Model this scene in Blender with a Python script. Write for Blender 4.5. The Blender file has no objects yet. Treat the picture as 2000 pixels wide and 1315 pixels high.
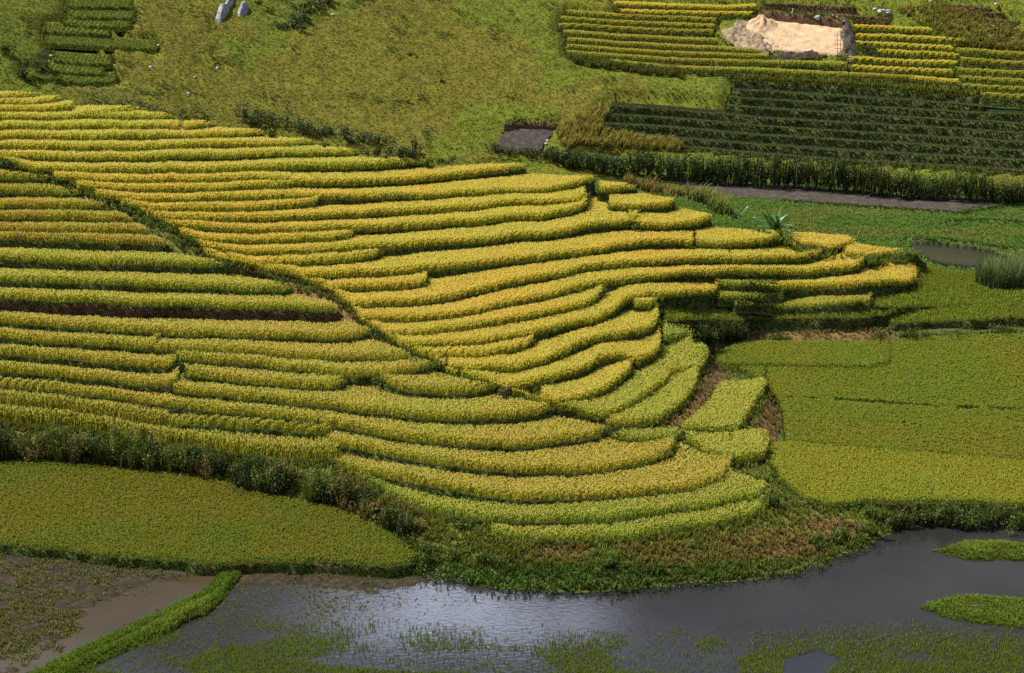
import bpy, math
import numpy as np
R = np.random.RandomState(7)
SC = bpy.context.scene
COL = SC.collection

# ------------------------------------------------------------------ camera
FPX, CX, CY, CAMH = 4010.0, 1000.0, 657.5, 50.0
PITCH = math.radians(18.7)
cd = bpy.data.cameras.new('camera'); cam = bpy.data.objects.new('camera', cd); COL.objects.link(cam)
cd.sensor_width = 36.0; cd.lens = 36.0 * FPX / 2000.0; cd.clip_end = 5000; cd.clip_start = 1
cam.location = (0, 0, CAMH); cam.rotation_euler = (math.pi / 2 - PITCH, 0, 0)
SC.camera = cam
SP, CP = math.sin(PITCH), math.cos(PITCH)

def rays(u, v):
    u = np.asarray(u, float); v = np.asarray(v, float)
    a = (u - CX) / FPX; b = -(v - CY) / FPX
    return np.stack([a, CP + b * SP, -SP + b * CP], -1)

def project(P):
    x, y, z = P[..., 0], P[..., 1], P[..., 2] - CAMH
    f = y * CP - z * SP; up = y * SP + z * CP
    return CX + FPX * x / f, CY - FPX * up / f

def at_height(u, v, h):
    d = rays(u, v); t = (CAMH - np.asarray(h, float)) / -d[..., 2]
    return np.stack([d[..., 0] * t, d[..., 1] * t, CAMH + d[..., 2] * t], -1)

# ------------------------------------------------------------------ noise
_T = np.random.RandomState(3).rand(256, 256)
def noise(x, y):
    x = np.asarray(x, float); y = np.asarray(y, float)
    xi = np.floor(x).astype(int); yi = np.floor(y).astype(int)
    fx = x - xi; fy = y - yi; fx = fx * fx * (3 - 2 * fx); fy = fy * fy * (3 - 2 * fy)
    g = lambda i, j: _T[i & 255, j & 255]
    return (g(xi, yi) * (1 - fx) + g(xi + 1, yi) * fx) * (1 - fy) + (g(xi, yi + 1) * (1 - fx) + g(xi + 1, yi + 1) * fx) * fy
def fbm(x, y, o=3):
    s = 0; a = .5; n = 0
    for k in range(o):
        s = s + a * noise(x * 2 ** k + 17.3 * k, y * 2 ** k + 5.1 * k); n += a; a *= .5
    return s / n
def sstep(a, b, x):
    t = np.clip((x - a) / (b - a), 0, 1); return t * t * (3 - 2 * t)

# ------------------------------------------------------------------ land: the spur (height over picture rays) and the far hill (heightfield)
CREST = [(-160,160),(0,167),(100,179),(200,193),(300,211),(400,229),(500,246),(560,257),(640,277),(730,296),(830,306),(890,312),(930,312),(1000,314),
         (1060,322),(1150,339),(1220,352),(1300,374),(1360,397),(1403,426),(1450,430),(1490,436),(1530,432),(1600,438),(1650,452),(1680,470),(1720,474),(1770,481),(1792,492),(1830,517),(1900,524),(1950,524),(2160,500)]
CREST = [(u, v + 11) for u, v in CREST]
FOOT_LEFT = [(-160,903),(0,905),(110,906),(250,918),(400,933),(470,955),(560,975),(650,992),(720,1020),(790,1058),(812,1085)]
_E = [(u, v, e) for u, v, e in [
    (-160,171,18.2),(0,178,17),(250,212,15.9),(500,257,14.5),(700,302,13),(820,317,12),(1000,325,11),(1150,350,10.2),(1300,385,8.8),(1400,430,7.2),(1530,445,6.2),(1650,464,5.0),(1790,500,3.0),
    (-160,826,2.3),(0,830,2.3),(100,836,2.3),(300,868,1.95),(450,890,2.0),(560,902,2.1),(650,930,1.9),(740,960,1.8),(800,1000,1.5),
    (0,650,6.4),(0,500,9.6),(0,352,13.0),(445,522,8.7),(687,602,7.1),(1000,700,5.7),(1233,520,6.9),(1417,512,5.7),(1600,505,4.7),(1680,526,4.1),
    (1220,703,4.5),(1285,692,4.1),(1310,742,3.3),(1365,742,2.7),(1490,765,1.9),(1300,630,4.6),(1400,575,4.3),(1440,622,2.9),(1600,566,3.2),(1780,556,2.3),
    (1600,623,2.0),(1720,618,1.85),(1900,627,1.6),(2000,620,1.6),(2160,615,1.6),(1500,668,1.0),(1700,668,1.0),(1850,660,1.0),(2060,652,1.0),(1400,694,1.1),(1535,800,1.0),(1508,885,1.0),(1560,985,.8),(1700,1000,.7),
    (1480,648,1.25),(1600,646,1.2),(1720,644,1.2),(1800,648,1.15),(1900,645,1.15),(2000,638,1.1),(1733,503,3.3),(1800,530,1.5),(1850,560,1.3),(1950,530,1.0),(1900,590,1.4),(2060,560,1.0),(1300,960,2.0),(1150,850,3.2),(1440,850,1.7),
    (965,1055,1.35),(1250,1058,1.2),(1480,1005,1.35),(860,1040,1.1),(1500,920,1.6),
    (812,1083,.56),(835,1074,.62),(838,1092,.35),(830,1112,.02),(960,1148,.0),(1100,1156,.0),(1300,1143,.0),(1500,1126,.0),(1640,1086,.0),(1715,1048,.05),(1000,1105,.55),(1300,1100,.5),(1550,1060,.55),
    (900,1200,-.7),(1300,1200,-.8),(1600,1160,-.8)]]
_E += [(u, v, .6) for u, v in FOOT_LEFT[:-1]]
_E = np.array(_E)
def _tpsk(d2): return np.where(d2 > 1e-12, .5 * d2 * np.log(np.maximum(d2, 1e-12)), 0)
def _fit():
    X = _E[:, :2] / 500.; n = len(X)
    d2 = ((X[:, None] - X[None]) ** 2).sum(-1)
    K = _tpsk(d2) + np.eye(n) * 2e-4
    Pm = np.c_[np.ones(n), X]; A = np.zeros((n + 3, n + 3)); A[:n, :n] = K; A[:n, n:] = Pm; A[n:, :n] = Pm.T
    return X, np.linalg.solve(A, np.r_[_E[:, 2], 0, 0, 0])
_X, _W = _fit()
def spur_height(u, v):
    u = np.asarray(u, float); v = np.asarray(v, float); sh = u.shape
    q = np.c_[u.ravel(), v.ravel()] / 500.; out = np.empty(len(q))
    for i in range(0, len(q), 20000):
        s = q[i:i + 20000]; d2 = ((s[:, None] - _X[None]) ** 2).sum(-1)
        out[i:i + 20000] = _tpsk(d2) @ _W[:-3] + _W[-3] + s @ _W[-2:]
    return out.reshape(sh)
def on_spur(u, v):
    u, v = np.broadcast_arrays(np.asarray(u, float), np.asarray(v, float))
    return at_height(u, v, spur_height(u, v))

def hill_z(x, y):
    yf = 191 - .0064 * (np.clip(x, -75, 75) - 12) ** 2
    d = y - yf
    s = np.where(d > 0, d, 0)
    z = 1.0 + .42 * np.sqrt(s * s + 4 * sstep(0, 3, s)) - .84 * sstep(0, 3, s)
    z = z + sstep(3, 16, d) * (1.5 * (fbm(x * .05 + 9, y * .06, 2) - .5) * sstep(6, -14, x) + .25 * (fbm(x * .2, y * .2, 2) - .5))
    return z
def on_hill(u, v):
    u, v = np.broadcast_arrays(np.asarray(u, float), np.asarray(v, float))
    d = rays(u, v); lo = 163.0 / d[..., 1]; hi = 420.0 / d[..., 1]
    for _ in range(44):
        m = (lo + hi) / 2; P = d * m[..., None]
        above = P[..., 2] + CAMH > hill_z(P[..., 0], P[..., 1])
        lo = np.where(above, m, lo); hi = np.where(above, hi, m)
    P = d * lo[..., None]; P[..., 2] += CAMH
    return P

# ------------------------------------------------------------------ mesh and material helpers
def make_mesh(name, V, loops, starts, mat, cols=None, parent=None, origin=None, smooth=False):
    V = np.asarray(V, np.float32)
    if origin is not None: V = V - np.asarray(origin, np.float32)
    me = bpy.data.meshes.new(name)
    me.vertices.add(len(V)); me.vertices.foreach_set('co', V.ravel())
    me.loops.add(len(loops)); me.loops.foreach_set('vertex_index', np.asarray(loops, np.int32))
    me.polygons.add(len(starts)); me.polygons.foreach_set('loop_start', np.asarray(starts, np.int32))
    if cols is not None:
        a = me.attributes.new('Col', 'FLOAT_COLOR', 'POINT')
        a.data.foreach_set('color', np.c_[cols, np.ones(len(cols))].astype(np.float32).ravel())
    me.update(calc_edges=True)
    if smooth: me.polygons.foreach_set('use_smooth', np.ones(len(starts), bool))
    me.materials.append(mat)
    o = bpy.data.objects.new(name, me); COL.objects.link(o)
    if parent is not None: o.parent = parent
    return o
def quads_mesh(name, V, Q, mat, cols=None, parent=None, origin=None, smooth=True):
    Q = np.asarray(Q); return make_mesh(name, V, Q.ravel(), np.arange(len(Q)) * Q.shape[1], mat, cols, parent, origin, smooth)
def grid_quads(n, m):
    i, j = np.meshgrid(np.arange(n - 1), np.arange(m - 1), indexing='ij')
    a = (i * m + j).ravel(); return np.c_[a, a + m, a + m + 1, a + 1]
def merge(parts):
    Vs, Ls, Ss, Cs = [], [], [], []; nv = nl = 0
    for V, L, S, C in parts:
        Vs.append(V); Ls.append(L + nv); Ss.append(S + nl); Cs.append(C); nv += len(V); nl += len(L)
    return np.concatenate(Vs), np.concatenate(Ls), np.concatenate(Ss), np.concatenate(Cs)

def blades(A, B, C, w, ca, cb, cc, wm=.85):
    """bent strips: foot A, middle B, tip C, each (N,3); width w; colours at the three places"""
    N = len(A)
    az = R.rand(N) * 2 * math.pi
    d = C - A; hx = np.hypot(d[:, 0], d[:, 1]) + 1e-6
    az = np.arctan2(d[:, 0], -d[:, 1]) + (R.rand(N) - .5) * 1.6
    S = np.c_[np.cos(az), np.sin(az), np.zeros(N)] * (np.asarray(w) * .5)[:, None]
    V = np.empty((N, 5, 3)); V[:, 0] = A - S; V[:, 1] = A + S; V[:, 2] = B - S * wm; V[:, 3] = B + S * wm; V[:, 4] = C
    K = np.empty((N, 5, 3)); K[:, 0] = ca; K[:, 1] = ca; K[:, 2] = cb; K[:, 3] = cb; K[:, 4] = cc
    o = (np.arange(N) * 5)[:, None]
    L = (o + np.array([0, 1, 3, 2, 2, 3, 4])[None]).ravel()
    S2 = (np.arange(N)[:, None] * 7 + np.array([0, 4])[None]).ravel()
    return V.reshape(-1, 3), L, S2, K.reshape(-1, 3)

def vary(c, n, a=.25, hue=.12):
    c = np.asarray(c, float)
    if c.ndim == 1: c = np.repeat(c[None], n, 0)
    return np.clip(c * np.array([1, 1, .7]) * (1 + a * (R.rand(n, 1) * 2 - 1)) * (1 + hue * (R.rand(n, 3) * 2 - 1)), 0.002, .9)

def tufts(P, h, nb, width, spread, cbase, ctip, droop=.25, lean=(0, 0), loose=.05):
    """P (M,3), h (M,) -> nb blades for each"""
    M = len(P); N = M * nb
    P = np.repeat(P, nb, 0); H = np.repeat(h, nb) * (.6 + .55 * R.rand(N))
    az = R.rand(N) * 2 * math.pi; r = spread * (.25 + .75 * R.rand(N)) * H
    D = np.c_[np.cos(az) * r + lean[0] * H, np.sin(az) * r + lean[1] * H]
    A = P + np.c_[np.cos(az) * loose * R.rand(N), np.sin(az) * loose * R.rand(N), -.03 * np.ones(N)]
    B = A + np.c_[D * .45, H * .68]; C = A + np.c_[D, H * (1 - droop * R.rand(N))]
    cb = vary(np.repeat(cbase, nb, 0) if np.ndim(cbase) == 2 else cbase, N); ct = vary(np.repeat(ctip, nb, 0) if np.ndim(ctip) == 2 else ctip, N)
    return blades(A, B, C, width * (.7 + .6 * R.rand(N)), cb, cb * .5 + ct * .5, ct)

def rice(P, h, leaf0, leaf1, ear, nl=6, ne=4, wl=.035, we=.055):
    M = len(P); out = []
    N = M * nl; Q = np.repeat(P, nl, 0); H = np.repeat(h, nl)
    az = R.rand(N) * 6.283; r = (.12 + .3 * R.rand(N)) * H; L = H * (.75 + .3 * R.rand(N))
    dx = np.c_[np.cos(az), np.sin(az)]
    o2 = (R.rand(N, 2) - .5) * .2; A = Q + np.c_[o2, np.zeros(N)]; B = A + np.c_[dx * (r * .35)[:, None], L * .68]; C = A + np.c_[dx * r[:, None], L * (.8 + .18 * R.rand(N))]
    c0 = vary(np.repeat(leaf0, nl, 0), N, .22); c1 = vary(np.repeat(leaf1, nl, 0), N, .25)
    out.append(blades(A, B, C, wl * (.7 + .7 * R.rand(N)), c0, c0 * .45 + c1 * .55, c1))
    N = M * ne
    if N:
        Q = np.repeat(P, ne, 0); H = np.repeat(h, ne)
        az = R.rand(N) * 6.283; dx = np.c_[np.cos(az), np.sin(az)]
        A = Q + np.c_[(R.rand(N, 2) - .5) * .24, H * (.66 + .16 * R.rand(N) ** .6)]; B = A + np.c_[dx * .05, H * .20]; C = B + np.c_[dx * (.08 + .06 * R.rand(N))[:, None], -H * (.05 + .14 * R.rand(N))]
        ce = vary(np.repeat(ear, ne, 0), N, .3)
        out.append(blades(A, B, C, we * (.6 + .8 * R.rand(N)), np.repeat(leaf1, ne, 0), ce, ce, 1.0))
    return merge(out)

def node_mat(name):
    m = bpy.data.materials.new(name); m.use_nodes = True; nt = m.node_tree; nt.nodes.clear()
    out = nt.nodes.new('ShaderNodeOutputMaterial'); return m, nt, out
def leaf_mat(name, trans=.35, gloss=.04, rough=.5):
    m, nt, out = node_mat(name); N = nt.nodes.new; L = nt.links.new
    at = N('ShaderNodeAttribute'); at.attribute_name = 'Col'
    d = N('ShaderNodeBsdfDiffuse'); t = N('ShaderNodeBsdfTranslucent'); mx = N('ShaderNodeMixShader'); mx.inputs[0].default_value = trans
    L(at.outputs['Color'], d.inputs['Color']); L(at.outputs['Color'], t.inputs['Color'])
    L(d.outputs[0], mx.inputs[1]); L(t.outputs[0], mx.inputs[2])
    g = N('ShaderNodeBsdfGlossy'); g.inputs['Roughness'].default_value = rough; g.inputs['Color'].default_value = (.9, .95, .8, 1)
    m2 = N('ShaderNodeMixShader'); m2.inputs[0].default_value = gloss
    L(mx.outputs[0], m2.inputs[1]); L(g.outputs[0], m2.inputs[2]); L(m2.outputs[0], out.inputs[0])
    return m
def soil_mat(name, stops, scale=1.5, bump=.4, rough=.95, attr=False, detail=6):
    """world-position noise through a colour ramp; attr=True multiplies by the vertex colour instead of using the ramp alone"""
    m, nt, out = node_mat(name); N = nt.nodes.new; L = nt.links.new
    tc = N('ShaderNodeNewGeometry'); n1 = N('ShaderNodeTexNoise'); n1.inputs['Scale'].default_value = scale; n1.inputs['Detail'].default_value = detail; n1.inputs['Roughness'].default_value = .65
    L(tc.outputs['Position'], n1.inputs['Vector'])
    r = N('ShaderNodeValToRGB'); r.color_ramp.elements[0].position = .3; r.color_ramp.elements[1].position = .7
    while len(r.color_ramp.elements) < len(stops): r.color_ramp.elements.new(.5)
    for k, c in enumerate(stops):
        r.color_ramp.elements[k].position = .3 + .4 * k / (len(stops) - 1); r.color_ramp.elements[k].color = (*c, 1)
    L(n1.outputs['Fac'], r.inputs[0])
    b = N('ShaderNodeBsdfPrincipled'); b.inputs['Roughness'].default_value = rough; b.inputs['Specular IOR Level'].default_value = .15
    colr = r.outputs[0]
    if attr:
        a = N('ShaderNodeAttribute'); a.attribute_name = 'Col'; mm = N('ShaderNodeMix'); mm.data_type = 'RGBA'; mm.blend_type = 'MULTIPLY'; mm.inputs[0].default_value = 1
        L(a.outputs['Color'], mm.inputs[6]); L(r.outputs[0], mm.inputs[7]); colr = mm.outputs[2]
    L(colr, b.inputs['Base Color'])
    n2 = N('ShaderNodeTexNoise'); n2.inputs['Scale'].default_value = scale * 4; n2.inputs['Detail'].default_value = 5
    L(tc.outputs['Position'], n2.inputs['Vector'])
    bp = N('ShaderNodeBump'); bp.inputs['Strength'].default_value = bump; bp.inputs['Distance'].default_value = .15
    L(n2.outputs['Fac'], bp.inputs['Height']); L(bp.outputs[0], b.inputs['Normal']); L(b.outputs[0], out.inputs[0])
    return m
def water_mat(name, col, rough, bump, scale):
    m, nt, out = node_mat(name); N = nt.nodes.new; L = nt.links.new
    g = N('ShaderNodeNewGeometry'); mp = N('ShaderNodeMapping'); mp.inputs['Scale'].default_value = (1, 1.6, 1)
    L(g.outputs['Position'], mp.inputs[0])
    n1 = N('ShaderNodeTexNoise'); n1.inputs['Scale'].default_value = scale; n1.inputs['Detail'].default_value = 4; n1.inputs['Distortion'].default_value = .4
    L(mp.outputs[0], n1.inputs['Vector'])
    n3 = N('ShaderNodeTexNoise'); n3.inputs['Scale'].default_value = .12; n3.inputs['Detail'].default_value = 3
    L(g.outputs['Position'], n3.inputs['Vector'])
    mu = N('ShaderNodeMath'); mu.operation = 'MULTIPLY'; L(n3.outputs['Fac'], mu.inputs[0]); mu.inputs[1].default_value = bump * 2
    bp = N('ShaderNodeBump'); bp.inputs['Distance'].default_value = .014; L(mu.outputs[0], bp.inputs['Strength'])
    L(n1.outputs['Fac'], bp.inputs['Height'])
    b = N('ShaderNodeBsdfPrincipled'); b.inputs['Roughness'].default_value = rough; b.inputs['IOR'].default_value = 1.33
    r = N('ShaderNodeValToRGB'); r.color_ramp.elements[0].position = .35; r.color_ramp.elements[1].position = .65
    r.color_ramp.elements[0].color = (*col, 1); r.color_ramp.elements[1].color = (*[c * 1.5 for c in col], 1)
    L(n3.outputs['Fac'], r.inputs[0]); L(r.outputs[0], b.inputs['Base Color'])
    L(bp.outputs[0], b.inputs['Normal']); L(b.outputs[0], out.inputs[0]); return m

M_RICE = leaf_mat('rice_plants', .58, .008, .6)
M_GRASS = leaf_mat('grass_blades', .38, .008, .6)
M_LEAF = leaf_mat('shrub_leaves', .28, .012, .55)
M_AGAVE = leaf_mat('thick_shiny_leaves', .12, .04, .35)
M_PADDY = soil_mat('paddy_soil', [(.04,.030,.014), (.07,.05,.022), (.065,.06,.018)], 1.2)
M_LOAM = soil_mat('dark_garden_loam', [(.012,.010,.007), (.022,.018,.012), (.04,.03,.02)], 1.5)
M_TURF = soil_mat('grass_root_earth', [(.05,.06,.010), (.08,.095,.012), (.10,.11,.016)], 1.5)
M_BANK = soil_mat('grassy_earth_bank', [(.028,.04,.010), (.05,.068,.015), (.085,.065,.03)], .9, .8)
M_DIRT = soil_mat('red_brown_earth_bank', [(.035,.022,.011), (.075,.042,.022), (.115,.07,.036)], 1.1, .8)
M_GROUND = soil_mat('grown_over_earth', [(.5,.5,.5), (.85,.85,.85), (1.15,1.1,1)], .8, .6, attr=True)
M_MUD = soil_mat('wet_ploughed_mud', [(.012,.010,.006), (.026,.020,.011), (.052,.038,.022)], 2.2, 1.0, .95)
M_PLOUGH = soil_mat('grey_brown_tilth', [(.024,.021,.017), (.043,.035,.028), (.075,.06,.047)], 2.0, 1.0)
M_SAND = soil_mat('dug_sandy_clay', [(.25,.165,.09), (.33,.23,.135), (.41,.31,.20)], 1.3, .7)
M_SPOIL = soil_mat('dug_spoil', [(.10,.07,.045), (.19,.14,.09), (.32,.25,.17)], 2.0, 1.0)
M_STONE = soil_mat('weathered_grey_stone', [(.10,.10,.11), (.25,.24,.25), (.48,.46,.45)], 2.2, .9, .85)
M_WHITE = soil_mat('pale_stone', [(.14,.14,.13), (.24,.235,.22), (.38,.37,.35)], 3, .5, .8)
M_WOOD = soil_mat('rough_pole_wood', [(.16,.11,.07), (.26,.19,.12), (.36,.28,.18)], 4, .4, .8)
M_WATER = water_mat('river_water', (.013,.013,.012), .06, .2, 2.4)
M_PUDDLE = water_mat('muddy_water', (.030,.023,.013), .05, .2, 3.0)

def setp(o, label, cat=None, group=None, kind=None):
    o['label'] = label
    if cat: o['category'] = cat
    if group: o['group'] = group
    if kind: o['kind'] = kind
    return o
def thing(name, loc, label, cat, group=None):
    o = bpy.data.objects.new(name, None); o.empty_display_size = .3; o.location = [float(c) for c in loc]; COL.objects.link(o)
    return setp(o, label, cat, group)

# ------------------------------------------------------------------ traced terrace edges (photo pixels, u to the side, v down)
PU = [(-160,308),(-20,312),(20,320),(60,335),(113,352),(150,370),(187,388),(233,403),(273,415),(313,437),(350,457),(383,477),(400,497),(440,508),(520,527),(590,547),(640,570),(687,602),(705,629),(753,659),(790,682),(845,704),(870,727),(985,765),(1020,775),(1085,797),(1110,803)]
PL = [(-160,318),(0,324),(60,341),(95,353),(155,384),(230,409),(267,434),(300,456),(335,480),(400,504),(450,522),(530,546),(575,563),(640,587),(668,608),(700,634),(727,652),(750,668),(795,692),(850,716),(900,737),(972,762),(1040,778),(1080,800),(1150,824),(1190,845)]
GA = 'golden rice terraces above the dirt path'; GB = 'greener rice terraces below the dirt path'
GC = 'rice terraces on the low lobe by the river'; GN = 'rice terraces round the far nose of the hill'
GY = 'yellow rice strips on the far slope'; GV = 'dark vegetable terraces on the far slope'
GO = 'overgrown terraces on the far slope'; GF = 'flat rice fields on the valley floor'
T = []
def t(key, pts, crop, label, group, **k):
    d = dict(key=key, pts=pts, crop=crop, label=label, group=group, surf='S', h=.54, gap=.3, dk=-999, cap=400, bank='grass', drop=1.4, vtop=None, zp=None, path=False, tilt=0, furrow=[], name='rice_terrace'); d.update(k); T.append(d)
# --- golden block above the path
t('a1', [(-160,200),(0,198),(50,193),(95,186)], 'gold', 'pale gold rice strip highest on the hill, just under its grassy crest', GA, dk=9999, gap=0.1)
t('a2', [(-160,208),(0,209),(67,210),(117,201)], 'gold', 'short pale gold rice strip second below the hill crest, ending earliest', GA, dk=9999, gap=0.1)
t('a3', [(-160,222),(0,222),(83,223),(140,217)], 'gold', 'pale gold rice strip third below the crest, cut off by the picture edge', GA, dk=9999, gap=0.1)
t('a3b',[(160,231),(200,229),(250,223),(284,219)], 'gold', 'short free-standing gold rice wedge near the crest, starting mid-slope', GA, dk=9999, gap=0.1)
t('a4', [(-160,238),(0,238),(133,236),(160,233),(233,238),(290,237),(340,234)], 'gold', 'gold rice strip running under the short free-standing wedge near the crest', GA, dk=9999, gap=0.1)
t('a4b',[(360,256),(400,250),(433,244)], 'gold', 'tiny gold rice wedge close under the crest shrubs', GA, dk=9999, gap=0.1)
t('a5', [(-160,255),(0,255),(100,256),(200,254),(300,254),(350,254)], 'gold', 'gold rice strip passing left of the tiny wedge under the crest shrubs', GA, dk=9999, gap=0.1)
t('a6', [(-160,273),(0,273),(133,275),(267,272),(367,273),(500,268),(518,264),(527,256)], 'gold', 'long gold rice strip ending at a small green bush below the crest shrubs', GA, dk=9999, gap=0.1)
t('a7', [(-160,294),(0,294),(100,294),(200,296),(267,295),(367,291),(500,289),(567,289),(615,283),(632,276)], 'gold', 'long gold rice strip rounded off just below the long crest thicket', GA, dk=9999, gap=0.1)
t('a8', [(-160,312),(0,312),(100,314),(200,316),(300,314),(400,312),(500,310),(600,308),(700,303),(728,297),(732,290)], 'gold', 'long gold rice strip ending beneath the low dark bush on the crest', GA, dk=9999, gap=0.1)
t('a9', [(-10,312),(20,320),(40,330),(67,337),(100,338),(233,339),(350,339),(500,336),(600,333),(733,330),(820,324),(836,318),(838,308)], 'gold', 'long gold rice strip ending in a green tuft beside the small trimmed hedge', GA, path=True, dk=540, gap=0.25)
t('a10',[(105,350),(113,353),(200,359),(300,360),(400,358),(500,354),(560,359),(577,364),(700,365),(800,360),(917,348),(1000,338),(1028,333),(1036,325)], 'gold2', 'long gold rice terrace with a dark grassy end, highest to reach the bare crest', GA, path=True, dk=577, gap=0.5)
t('a11',[(150,370),(233,376),(333,377),(433,376),(500,371),(560,367),(574,365)], 'gold2', 'narrow gold rice strip pinching out where the dark grassy bank above begins', GA, path=True, dk=9999, gap=0.1)
t('a12',[(187,388),(267,396),(367,397),(500,393),(600,391),(640,393),(733,393),(833,389),(917,386),(1000,382),(1085,378),(1125,368),(1160,356),(1168,346)], 'gold2', 'gold rice terrace ending in a tall dark grassy corner near the crest', GA, path=True, dk=620, gap=0.4)
t('a13',[(233,403),(300,415),(400,415),(500,412),(560,408),(610,403),(622,395)], 'gold2', 'gold rice strip ending short beneath the longer terrace with the tall dark corner', GA, path=True, dk=9999, gap=0.1)
t('a14',[(273,415),(300,428),(333,433),(433,435),(500,433),(633,430),(730,422),(800,421),(900,414),(1000,405),(1090,403),(1130,399),(1142,391)], 'gold2', 'gold rice terrace with a square dark end beside a tiny lens-shaped bank', GA, path=True, dk=730, gap=0.35)
t('n1', [(1190,409),(1240,414),(1290,409),(1312,401),(1316,394)], 'gold2', 'small gold rice lens with a dark front bank near the top of the nose', GN, gap=.3)
t('n2', [(1170,379),(1210,376),(1252,370)], 'gold2', 'faint upper gold rice step between the dark corner and the crest', GN)
t('a15',[(313,437),(350,447),(400,452),(500,456),(600,455),(680,453),(767,452),(833,448),(933,441),(1000,434),(1055,430),(1100,421),(1135,414),(1146,404)], 'gold2', 'gold rice terrace whose dark bank starts at a notch and ends in small dark block', GA, path=True, dk=680, gap=0.45)
t('n3', [(1225,430),(1236,440),(1250,446),(1300,448),(1350,445),(1385,434),(1400,420),(1404,408)], 'gold2', 'broad round gold rice terrace on top of the nose with dark curved bank', GN, gap=.3)
t('a16',[(350,457),(383,471),(433,476),(500,478),(633,473),(680,468),(693,458)], 'gold2', 'gold rice strip stopping at a square notch below a dark bank', GA, path=True, dk=9999, gap=0.1)
t('a17',[(383,477),(400,490),(450,498),(500,500),(600,497),(700,492),(767,489),(833,484),(933,478),(1000,470),(1060,467),(1110,459),(1135,452),(1170,447),(1225,443),(1244,432)], 'gold2', 'gold rice terrace bending up to a stubby dark post-like tuft by the nose', GA, path=True, dk=660, gap=0.5)
t('n4', [(1360,481),(1400,484),(1467,481),(1500,476),(1516,470),(1525,460)], 'gold2', 'gold rice terrace below the shiny broad-leaved plants, with dark curved bank', GN)
t('a18',[(400,497),(433,513),(500,522),(617,517),(690,512),(725,506),(740,498)], 'gold2', 'short gold rice strip rounded off above a brown bare strip of stubble', GA, path=True, dk=9999, gap=0.1)
t('a19',[(440,508),(520,532),(590,546),(667,543),(777,537),(833,533),(933,523),(1000,517),(1067,508),(1133,503),(1180,494),(1205,487),(1250,482),(1333,479),(1354,484)], 'gold2', 'long gold rice terrace with dark wavy bank, fading out under the nose terraces', GA, path=True, dk=600, gap=0.5)
t('n5', [(1427,515),(1500,515),(1560,512),(1595,506),(1604,496)], 'gold2', 'gold rice terrace of the nose, second below the shiny broad-leaved plants', GN)
t('a20',[(590,547),(645,571),(733,567),(800,564),(824,560),(833,552)], 'gold2', 'short gold rice strip merging into its neighbour after a small green step', GA, path=True, dk=640, gap=0.2)
t('a21',[(640,570),(687,603),(767,601),(833,594),(900,584),(967,568),(1000,558),(1067,548),(1150,531),(1233,521),(1333,516),(1417,513),(1426,517)], 'gold2', 'long gold rice terrace sweeping up from the path to the nose, brown stubble below', GA, path=True, dk=690, gap=0.55)
t('a22',[(687,602),(705,630),(760,632),(800,631),(867,624),(933,614),(1000,598),(1067,588),(1100,579),(1133,569),(1165,564),(1233,553),(1333,543),(1417,538),(1490,538),(1567,538),(1633,533),(1675,527),(1686,516)], 'gold2', 'longest gold rice terrace, curving from the dirt path right round the nose', GA, path=True, dk=705, gap=0.5)
t('a23',[(705,629),(753,660),(790,660),(833,658),(933,644),(1000,632),(1067,619),(1133,606),(1165,592),(1176,574)], 'gold2', 'gold rice tongue with a rounded upturned tip below the longest gold terrace', GA, path=True, dk=760, gap=0.3)
t('a24',[(753,659),(790,683),(833,683),(933,678),(1000,665),(1033,661),(1100,644),(1167,631),(1200,614),(1217,598),(1240,589),(1310,583),(1397,576),(1401,560)], 'gold2', 'gold rice terrace with a sharp upward bend and a black shaded corner', GA, path=True, dk=780, gap=0.45)
t('c00',[(1401,558),(1450,561),(1500,560),(1517,556)], 'mix', 'short yellow-green rice step beside the black shaded corner', GN, h=.34, drop=.55)
t('a24b',[(1240,603),(1265,604),(1283,598)], 'gold2', 'tiny gold rice scrap tucked under the black shaded corner', GA)
t('a25',[(790,682),(843,704),(933,703),(1000,691),(1030,682),(1042,673)], 'gold2', 'short gold rice tongue above the terrace with the bulging end', GA, path=True, dk=850, gap=0.15)
t('a26',[(845,704),(870,727),(933,729),(1000,727),(1067,713),(1105,695),(1120,686),(1167,669),(1245,657),(1272,648),(1284,628)], 'gold2', 'wide gold rice terrace ending in a bulge above the green gully', GA, path=True, dk=870, gap=0.4)
t('a27',[(870,727),(985,765),(1010,764),(1067,751),(1117,738),(1153,722),(1168,708),(1218,704),(1240,712),(1270,705),(1285,692),(1290,674)], 'gold2', 'gold rice terrace with an S-shaped bank and a small round end lobe', GA, path=True, dk=985, gap=0.4)
t('a28',[(985,765),(1020,775),(1045,785),(1085,794),(1133,787),(1183,770),(1215,744),(1230,729),(1233,708)], 'gold2', 'lowest deep gold rice terrace, tapering to a point at the dirt path', GA, path=True, dk=1020, gap=0.4)
t('a29',[(1085,800),(1115,805),(1165,822),(1190,820),(1217,807),(1267,777),(1303,748),(1309,734),(1367,731),(1380,716)], 'mix', 'yellow-green curved rice terrace below the deep gold point, first of three', GC, gap=.5)
t('a30',[(1190,834),(1210,838),(1290,828),(1333,794),(1358,762),(1363,736)], 'mix', 'yellow-green rice tongue beside the bare brown bank', GC)
t('a31',[(1325,842),(1345,849),(1392,848),(1440,849),(1462,815),(1488,775),(1496,755)], 'mix', 'broad yellow-green rice plot between the brown bank and the flat field', GC, vtop=[(1325,842),(1345,828),(1380,790),(1400,765),(1410,756),(1496,752)])
t('a32',[(1205,860),(1240,864),(1290,863),(1330,856)], 'young', 'small light green young rice patch above the big lobes', GC, vtop=[(1205,845),(1215,840),(1325,838),(1330,850)], h=.4)
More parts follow.
